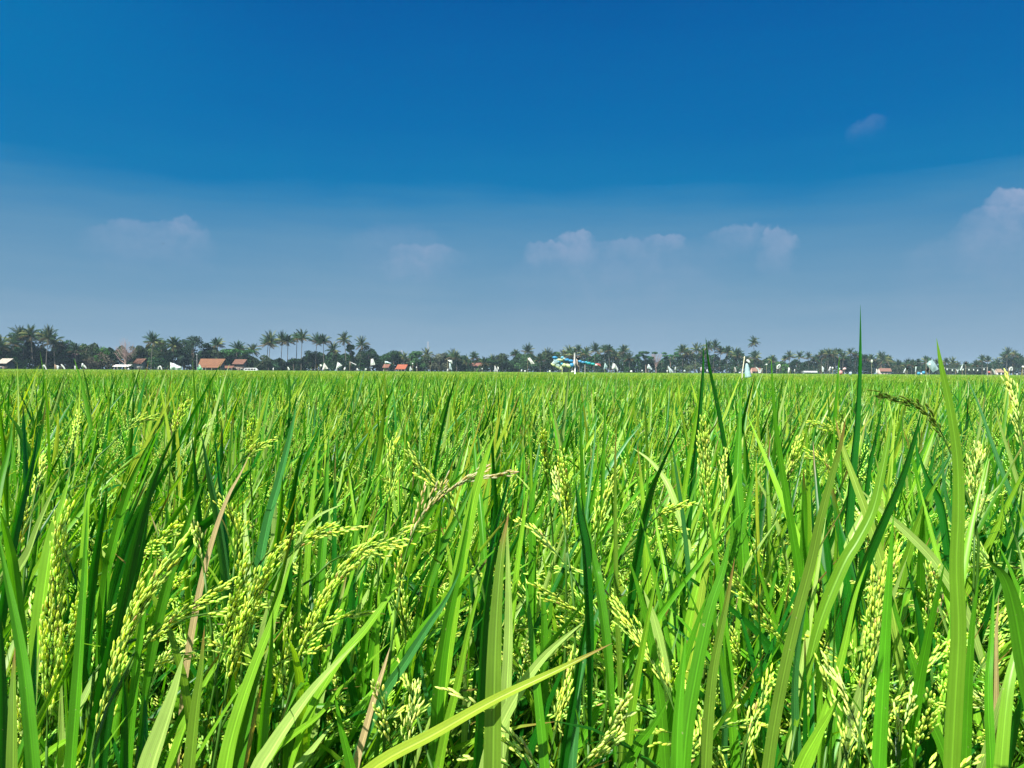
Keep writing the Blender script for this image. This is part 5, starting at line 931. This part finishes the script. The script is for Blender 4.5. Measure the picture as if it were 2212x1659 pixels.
SC = [
 ('loop', [(149, 1284), (149, 1272), (154, 1271), (162, 1285)], WH, 'leftmost white plastic loop standing over the rice'), ('sheet', q4(196, 1269, 206, 1272, 203, 1284, 199, 1284), WH, 'small white bag beside the brownish one, second scarer from the left'),
 ('sheet', q4(189, 1266, 196, 1270, 196, 1281, 191, 1281), (0.45, 0.32, 0.22), 'small brown bag touching the white one near the left edge'), ('loop', [(212, 1266), (220, 1274), (226, 1283)], WH, 'white strip leaning right, just right of the brown bag'),
 ('sheet', q4(259, 1271, 263, 1272, 263, 1284, 258, 1284), WH, 'narrow upright white bag left of the two-piece white bag'), ('bag', (287, 1270, 4, 7, .1), WH, 'white bag with a strip hanging from it, left of the bare tree'), ('loop', [(291, 1268), (296, 1274), (300, 1281)], WH, 'short white strip hanging right of the white bag'),
 ('bag', (447, 1283, 2.5, 3.5), WH, 'tiny white bag low over the rice right of the open shelter'), ('loop', [(549, 1283), (552, 1275), (558, 1274), (563, 1285)], WH, 'white plastic arch left of the white tarpaulin'),
 ('sheet', q4(591, 1258, 631, 1275, 631, 1286, 592, 1283), (0.72, 0.82, 0.80), 'large white tarpaulin sheet sloping down to the right, left of the domed tree'), ('sheet', q4(690, 1266, 697, 1270, 701, 1282, 692, 1278), (0.45, 0.7, 0.55), 'pale green bag at the left end of the orange-roofed house'),
 ('sheet', q4(686, 1276, 702, 1278, 704, 1286, 685, 1286), (0.10, 0.42, 0.2), 'green plastic sheet low in front of the orange-roofed house'), ('bag', (950, 1283, 2, 5), WH, 'narrow white bag right of the minibus'), ('sheet', q4(999, 1275, 1003, 1276, 1008, 1285, 1003, 1287), WH, 'small leaning white flag under the bare palm trunks'),
 ('sheet', q4(1126, 1261, 1128, 1262, 1141, 1281, 1120, 1285), (0.78, 0.76, 0.72), 'pointed white sheet, tallest of the group below the centre-left palms'), ('sheet', q4(1112, 1266, 1119, 1268, 1119, 1273, 1113, 1274), WH, 'small white scrap just left of the pointed white sheet'),
 ('sheet', q4(1173, 1257, 1190, 1270, 1180, 1275, 1167, 1286), (0.74, 0.78, 0.78), 'large white sheet with a notched right side, second of the group'), ('bag', (1198, 1282, 3, 5, .3), WH, 'small white bag at the foot of the notched sheet'), ('sheet', q4(1215, 1257, 1220, 1259, 1239, 1267, 1237, 1270), WH, 'thin white banner slanting down right from a pole'),
 ('sheet', q4(1240, 1279, 1243, 1280, 1247, 1287, 1239, 1287), WH, 'tiny white flag right of the slanting thin banner'), ('bag', (1272, 1284, 4, 3.5), (0.6, 0.65, 0.6), 'tiny pale bag below the large upright white bag'), ('sheet', q4(1289, 1249, 1297, 1246, 1304, 1268, 1288, 1270), (0.82, 0.84, 0.82), 'large upright white bag high in front of the dark bushy tree'),
 ('sheet', q4(1337, 1255, 1345, 1256, 1363, 1264, 1339, 1263), (0.6, 0.72, 0.76), 'bluish white banner tilting right above the salmon roof'), ('sheet', q4(1425, 1273, 1427, 1274, 1433, 1285, 1423, 1289), (0.66, 0.74, 0.72), 'small pointed white flag right of the bright red roof'), ('bag', (1434, 1264, 2.5, 2.5), WH, 'tiny round white bag above the pointed flag by the red roof'),
 ('bag', (1448, 1277, 2, 2.5), WH, 'tiny white bag low under the mast'), ('bag', (1495, 1261, 4, 7, -.2), BLK, 'black bag hanging in front of the speckled grey tree'), ('sheet', q4(1555, 1251, 1571, 1252, 1572, 1263, 1563, 1260), WH, 'white bag bent over at the top of its pole, right of the black bag'),
 ('sheet', q4(1561, 1262, 1566, 1262, 1571, 1288, 1562, 1280), (0.6, 0.72, 0.76), 'bluish white strip hanging under the bent white bag'), ('bag', (1556, 1286, 2.5, 4), WH, 'tiny white bag low left of the hanging bluish strip'), ('sheet', q4(1719, 1270, 1721, 1271, 1731, 1291, 1718, 1291), (0.66, 0.68, 0.68), 'tall pointed grey-white flag, left one of a pair'),
 ('sheet', q4(1729, 1274, 1733, 1276, 1735, 1284, 1730, 1284), WH, 'small white flag, right one of a pair'), ('bag', (1676, 1282, 2, 2.5), WH, 'tiny white bag right of the broken red roof'), ('sheet', q4(1834, 1247, 1841, 1242, 1858, 1264, 1846, 1266), (0.80, 0.80, 0.76), 'white oblong bag slanting down right, left of the garland'),
 ('bag', (1813, 1288, 2, 3.5), WH, 'tiny upright white bag left of the garland'), ('bag', (1825, 1290, 4, 2.5), WH, 'tiny flat white bag left of the garland'), ('sheet', q4(2102, 1259, 2108, 1268, 2112, 1275, 2098, 1284), (0.42, 0.58, 0.58), 'greenish see-through bag right of the garland tip'),
 ('sheet', q4(2130, 1260, 2141, 1268, 2149, 1284, 2126, 1282), (0.66, 0.70, 0.68), 'pale fan-shaped sheet right of the garland'), ('bag', (2146, 1287, 2, 6), (0.6, 0.66, 0.64), 'white strip hanging from the fan-shaped sheet'), ('bag', (2194, 1291, 4, 3.5), WH, 'small white bag on the rice right of the fan-shaped sheet'),
 ('bag', (2232, 1288, 2.5, 2.5), WH, 'tiny white bag left of the four-cornered pale flag'), ('sheet', q4(2253, 1265, 2257, 1268, 2267, 1285, 2249, 1280), (0.66, 0.76, 0.78), 'pale four-cornered flag under the bare flat-topped tree'), ('sheet', q4(2321, 1272, 2325, 1274, 2341, 1294, 2327, 1295), (0.68, 0.76, 0.78), 'tall pointed pale flag left of the crossing rice blades'),
 ('bag', (2347, 1281, 2.5, 6.5, .15), (0.6, 0.66, 0.66), 'narrow pale bag right of the tall pointed flag'), ('bag', (2379, 1289, 3.5, 3), (0.66, 0.76, 0.78), 'tiny bluish bag between pointed flag and rice blades'), ('bag', (2319, 1290, 3, 3), WH, 'tiny white bag at the foot of the tall pointed flag'),
 ('bag', (2437, 1284, 3, 8), (0.55, 0.48, 0.46), 'brownish narrow bag hidden by the light rice blade tip'), ('bag', (2458, 1289, 2, 5), WH, 'tiny white bag between the two crossing rice blades'), ('sheet', q4(2552, 1276, 2556, 1276, 2561, 1292, 2556, 1293), GRY, 'small grey strip left of the big bluish bag'),
 ('bag', (2572, 1295, 3, 2.5), WH, 'tiny white scrap touching the pole of the big bluish bag'), ('bag', (2664, 1267, 3.5, 2.5, -.4), WH, 'small bright white bag right of the big bluish bag'), ('bag', (2641, 1296, 4, 2.5), (0.7, 0.66, 0.6), 'tiny cream bag on the rice by the reddish hut'),
 ('loop', [(2628, 1276), (2636, 1286), (2638, 1297)], WH, 'thin white strip, left one of two bending towards each other'), ('loop', [(2650, 1280), (2645, 1286), (2643, 1297)], WH, 'thin white strip, right one of two bending towards each other'), ('loop', [(2700, 1278), (2705, 1269), (2711, 1270), (2706, 1280), (2699, 1279)], WH, 'white bag rolled into a ring, right of the pale rice tip'),
 ('sheet', q4(2740, 1277, 2746, 1279, 2744, 1294, 2738, 1295), WH, 'upright white strip right of the ring-shaped bag'), ('bag', (2762, 1288, 2, 5), (0.6, 0.6, 0.58), 'small dull white bag left of the long white roof'), ('sheet', q4(2857, 1272, 2864, 1278, 2863, 1293, 2857, 1292), (0.62, 0.70, 0.72), 'bluish white upright flag right of the long white roof'),
 ('sheet', q4(2884, 1273, 2889, 1275, 2884, 1290, 2879, 1288), (0.66, 0.66, 0.70), 'leaning white strip with a reddish edge left of the pink bags'), ('bag', (2894, 1279, 3, 3), WH, 'small round white bag left of the pink bags'), ('bag', (2917, 1283, 4, 4), (0.55, 0.72, 0.66), 'pale green bag just above the larger pink bag'),
 ('bag', (2922, 1295, 6.5, 7), PNK, 'larger pink bag resting low over the rice'), ('bag', (2935, 1282, 6, 4, -.4), (0.85, 0.62, 0.62), 'small pale pink bag to the right of the larger one'), ('bag', (2956, 1298, 5, 6), CLR, 'pale blue bag low left of the tallest rice blade'),
 ('bag', (2987, 1301, 5, 2.5), (0.45, 0.62, 0.6), 'flat pale green bag right of the tallest rice blade'), ('bag', (3030, 1256, 3.5, 6), (0.7, 0.74, 0.66), 'small cream bag high in front of the palms right of the tallest blade'), ('sheet', q4(3046, 1281, 3049, 1284, 3051, 1298, 3045, 1296), WH, 'upright white strip left of the salmon-roofed house'),
 ('sheet', q4(3147, 1279, 3149, 1281, 3143, 1296, 3138, 1295), (0.68, 0.74, 0.74), 'leaning white strip left of the small black bag'), ('bag', (3153, 1280, 4, 4), BLK, 'small round black bag right of a leaning white strip'), ('bag', (3184, 1271, 5, 3), BLK, 'flat black bag on top of an upright white strip'),
 ('sheet', q4(3182, 1274, 3186, 1274, 3183, 1292, 3180, 1292), (0.6, 0.72, 0.72), 'upright white strip beneath the flat black bag'), ('bag', (3193, 1298, 6, 5), BLU, 'left one of two bright blue bags on the rice'), ('bag', (3210, 1295, 5.5, 5), BLU, 'right one of two bright blue bags on the rice'),
 ('bag', (3202, 1299, 2.5, 3), WH, 'tiny white bag between the two blue bags'), ('bag', (3222, 1285, 6.5, 6), BLK, 'largest round black bag, left of the big tilted sheet'), ('sheet', q4(3219, 1263, 3240, 1248, 3262, 1283, 3242, 1295), (0.40, 0.56, 0.58), 'big tilted bluish see-through sheet left of the widest rice blade'),
 ('bag', (3231, 1267, 4, 3.5), WH, 'white knot on the left corner of the big tilted sheet'), ('sheet', q4(3322, 1282, 3328, 1286, 3333, 1284, 3329, 1297), (0.66, 0.74, 0.74), 'white forked scrap right of the widest rice blade'), ('sheet', q4(3345, 1266, 3346, 1272, 3340, 1290, 3335, 1286), (0.62, 0.74, 0.72), 'pale leaf-shaped strip leaning right, right of the widest blade'),
 ('bag', (3357, 1261, 4, 4), BLK, 'small black bag above the string of white tags'), ('bag', (3438, 1294, 4, 3.5), (0.66, 0.22, 0.20), 'small red bag near the right end of the string'), ('loop', [(3446, 1282), (3453, 1288), (3458, 1299)], WH, 'thin white strip curving down left of the thatched hut'),
 ('bag', (3443, 1284, 3, 3), BLK, 'small black bag touching the curved strip near the thatched hut'), ('loop', [(3509, 1288), (3510, 1279), (3517, 1278), (3518, 1288)], WH, 'white ring-shaped bag near the right edge'), ('bag', (3556, 1275, 5, 3.5, .4), WH, 'white bag cut by the right edge'),
 ('bag', (3480, 1300, 2, 4), WH, 'tiny white bag in front of the thatched hut'), ('bag', (3535, 1301, 2, 3), WH, 'tiny white bag low by the right edge'), ('bag', (3466, 1300, 2.5, 3.5), WH, 'tiny white bag left of the thatched hut'),
 ('bag', (1990, 1292, 6, 3.5), (0.7, 0.74, 0.6), 'small cream bag on the rice under the garland post'), ('bag', (1911, 1291, 4, 3.5, -.6), (0.66, 0.74, 0.55), 'small cream bag leaning left under the garland')]
for s_ in SC: scarer(s_[0], s_[1], s_[2], s_[3], d=105 + (s_[1][0] if s_[0] == 'bag' else s_[1][0][0]) % 17)
# the big bluish bag on a bamboo pole, nearer
dB = 36; rt = empty('bag_scarecrow', (src(2585, 1300, dB).x, dB, 0)); tag(rt, 'big long bluish plastic bag with a white cap, tied to a leaning bamboo pole', 'scarecrow')
mb = MB(); tube(mb, [(src(2579, 1300, dB).x, dB, 0), tuple(src(2580, 1296, dB)), tuple(src(2588, 1238, dB))], [.03, .026, .016], (0.55, 0.52, 0.36), 7); mb.build('pole', WOOD, rt)
mb = MB(); tube(mb, [tuple(src(2589, 1244, dB)), tuple(src(2584, 1242, dB))], .012, (0.5, 0.46, 0.32), 5); mb.build('side_shoot', WOOD, rt)
mb = MB(); Q = [src(2596, 1262, dB), src(2596, 1268, dB), src(2597, 1280, dB), src(2598, 1295, dB), src(2600, 1312, dB)]
tube(mb, spline([tuple(q) for q in Q], 14), np.linspace(.035, .17, 14) * (1 + .06 * np.sin(np.arange(14) * 2.1)), (0.42, 0.62, 0.64), 16); mb.build('bag', PLAST, rt)
mb = MB(); blob(mb, src(2601, 1256, dB), .115, .06, (0.80, 0.86, 0.84), 3, tilt=-.8); mb.build('cap', PLAST, rt)
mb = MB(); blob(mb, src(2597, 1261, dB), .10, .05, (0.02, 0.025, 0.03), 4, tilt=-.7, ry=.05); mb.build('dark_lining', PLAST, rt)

# garland of tied plastic bags
dG = 110; kG = dG / 2669; rt = empty('bag_garland', (src(1998, 1290, dG).x, dG, 0)); tag(rt, 'garland of tied blue, teal and cream plastic bags stretched across a white post', 'garland')
def gz(x, y): return (1880 + x / 7.373, 1210 + y / 7.373)
def seg(x0, y0, x1, y1, w, tint, seed, name='bag'):
    a = src(*gz(x0, y0), dG); b = src(*gz(x1, y1), dG); mb = MB(); c_ = (a + b) / 2; L = (b - a).length / 2; blob(mb, c_, L * 1.32, w / 7.373 * kG, tint, seed, math.atan2(b.z - a.z, b.x - a.x)); return mb.build(name, PLAST, rt)
BB = (0.06, 0.34, 0.62); TL = (0.04, 0.42, 0.50); CR = (0.66, 0.74, 0.42); PB = (0.42, 0.60, 0.66)
for k, (a, b, c2, d2, w, tn) in enumerate([(310, 235, 415, 245, 32, BB), (515, 240, 580, 240, 32, (0.2, 0.55, 0.72)), (560, 255, 625, 285, 26, (0.6, 0.74, 0.66)), (620, 300, 715, 300, 34, BB), (720, 320, 815, 330, 34, BB), (965, 325, 1040, 355, 34, BB),
     (1030, 360, 1120, 365, 28, (0.12, 0.40, 0.68)), (1130, 365, 1190, 365, 30, TL), (1180, 385, 1270, 390, 34, TL), (1285, 400, 1380, 415, 30, (0.05, 0.46, 0.42)), (1370, 420, 1450, 445, 22, (0.75, 0.78, 0.78)),
     (745, 430, 835, 440, 52, (0.05, 0.32, 0.60)), (655, 430, 760, 475, 44, CR), (550, 430, 635, 440, 44, CR), (510, 400, 565, 410, 32, (0.1, 0.45, 0.62)), (430, 300, 550, 300, 26, CR), (440, 340, 475, 350, 30, (0.2, 0.5, 0.62))]): seg(a, b, c2, d2, w, tn, k)
for k, (a, b, c2, d2, w) in enumerate([(1420, 400, 1530, 420, 14), (1440, 420, 1530, 455, 14), (1440, 405, 1490, 440, 20)]): seg(a, b, c2, d2, w, (0.66, 0.22, 0.22), 30 + k, 'red_bag')
for k, (x, y, rx, rz, tl, tn) in enumerate([(390, 330, 62, 78, .5, PB), (350, 380, 60, 50, 0, (0.52, 0.66, 0.62)), (320, 425, 62, 34, -.5, CR), (420, 425, 90, 60, -.5, (0.50, 0.66, 0.66)), (420, 470, 84, 34, -.5, CR), (500, 500, 66, 52, -.3, (0.7, 0.74, 0.5)), (440, 285, 74, 24, -.4, (0.6, 0.72, 0.5)), (285, 400, 30, 22, .2, CR)]):
    mb = MB(); kk = kG / 7.373; blob(mb, src(*gz(x, y), dG + .1 + .04 * k), rx * kk, rz * kk, tn, 40 + k, tl, ry=.14); mb.build('loose_bag', PLAST, rt)
mb = MB(); tube(mb, spline([tuple(src(*gz(*q), dG + .03)) for q in ((330, 240), (620, 295), (860, 330), (1120, 365), (1500, 430))]  , 16), .014, (0.2, 0.3, 0.35), 4); mb.build('rope', WOOD, rt)
p = src(*gz(878, 120), dG)
mb = MB(); tube(mb, [(p.x, dG + .15, 0), (p.x, dG + .15, p.z)], [.085, .075], (0.72, 0.74, 0.74), 8); o = mb.build('post', WALLM, rt)
mb = MB(); tube(mb, spline([tuple(src(*gz(*q), dG)) for q in ((862, 110), (862, 220), (862, 330), (860, 400), (858, 470))], 12), np.array([18, 19, 18, 19, 20, 24, 30, 34, 34, 30, 24, 12]) / 7.373 * kG, (0.74, 0.72, 0.70), 10); mb.build('white_wrap', PLAST, rt)
mb = MB(); sheet(mb, [src(*gz(*q), dG - .05) for q in ((900, 260), (940, 290), (965, 480), (920, 430))], (0.62, 0.50, 0.42), seed=8); mb.build('beige_sheet', PLAST, rt)
mb = MB(); blob(mb, src(*gz(955, 255), dG), 45 / 7.373 * kG, 50 / 7.373 * kG, (0.012, 0.014, 0.02), 9, tilt=.5); mb.build('black_bag', PLAST, rt)
for x in (1130, 545): q = src(*gz(x, 420 if x > 600 else 520), dG); mb = MB(); tube(mb, [(q.x, dG + .05, 0), tuple(q)], .034, (0.3, 0.3, 0.26) if x > 600 else (0.45, 0.5, 0.2), 6); mb.build('support_pole', WOOD, rt)

# string with white tags at the right
dS = 125; a0 = src(3280, 1284, dS); rt = empty('tag_string', (a0.x, dS, 0)); tag(rt, 'dark string with a row of small white tags right of the widest rice blade', 'string')
mb = MB(); tube(mb, spline([tuple(src(x, y, dS)) for x, y in ((3285, 1281), (3340, 1280), (3400, 1279), (3430, 1276))], 16), .018, (0.25, 0.33, 0.32), 4); mb.build('string', WOOD, rt)
for x, y in ((3292, 1284), (3310, 1287), (3347, 1285), (3368, 1286), (3384, 1286), (3398, 1288), (3420, 1284)):
    mb = MB(); blob(mb, src(x, y, dS), .10, .16, (0.72, 0.78, 0.76), x); mb.build('tag', PLAST, rt)
for x in (3283, 3432):
    q = src(x, 1276, dS); mb = MB(); tube(mb, [(q.x, dS, 0), tuple(q)], .03, (0.3, 0.3, 0.25), 5); mb.build('post', WOOD, rt)

# ------------------------------------------------------------------ birds
def bird(x, y, d, s, label, roll):
    p = pix(x, y, d); mb = MB(); ct, st = math.cos(roll), math.sin(roll)
    def T_(v): return (p.x + v[0] * ct * s - v[2] * st * s, p.y + v[1] * s, p.z + v[0] * st * s + v[2] * ct * s)
    body = [(0, -.5, 0), (0, -.3, .03), (0, 0, .0), (0, .35, 0), (0, .55, 0)]
    tube(mb, [T_(b) for b in body], np.array([.02, .10, .12, .07, .02]) * s, (0.02, 0.02, 0.025), 8)
    for sg in (-1, 1):
        V = [T_(v) for v in ((sg * .05, -.22, .03), (sg * .55, -.28, .20), (sg * 1.1, .02, .06), (sg * .5, .02, .16), (sg * .05, .12, .03))]; V += [(v[0], v[1], v[2] - .02 * s) for v in V]
        mb.add(V, [(0, 1, 4), (1, 3, 4), (1, 2, 3), (5, 9, 6), (6, 9, 8), (6, 8, 7), (0, 5, 6), (0, 6, 1), (1, 6, 7), (1, 7, 2), (2, 7, 8), (2, 8, 3), (3, 8, 9), (3, 9, 4)], (0.02, 0.02, 0.025))
    o = mb.build('bird', WALLM, loc=tuple(p)); tag(o, label, 'bird', 'birds flying over the field')
bird(352, 527, 60, .11, 'highest of the dark birds in flight, over the left half of the sky', .2); bird(568, 641, 60, .085, 'lowest dark bird in flight, above the palms left of centre', -.3); bird(236, 576, 80, .06, 'smallest bird in flight, leftmost in the sky', .1)

# ------------------------------------------------------------------ haze
hm = bpy.data.materials.new('haze'); hm.use_nodes = True; ht = hm.node_tree; ht.nodes.clear()
pv = ht.nodes.new('ShaderNodeVolumePrincipled'); pv.inputs['Color'].default_value = (0.58, 0.82, 1.0, 1); pv.inputs['Density'].default_value = HAZE; pv.inputs['Anisotropy'].default_value = 0.0
ho = ht.nodes.new('ShaderNodeOutputMaterial'); ht.links.new(pv.outputs[0], ho.inputs['Volume'])
mb = MB(); box(mb, (-4100, -3100, -1), (4100, 4600, 23), (1, 1, 1)); hz = mb.build('haze', hm, smooth=False); tag(hz, kind='stuff')
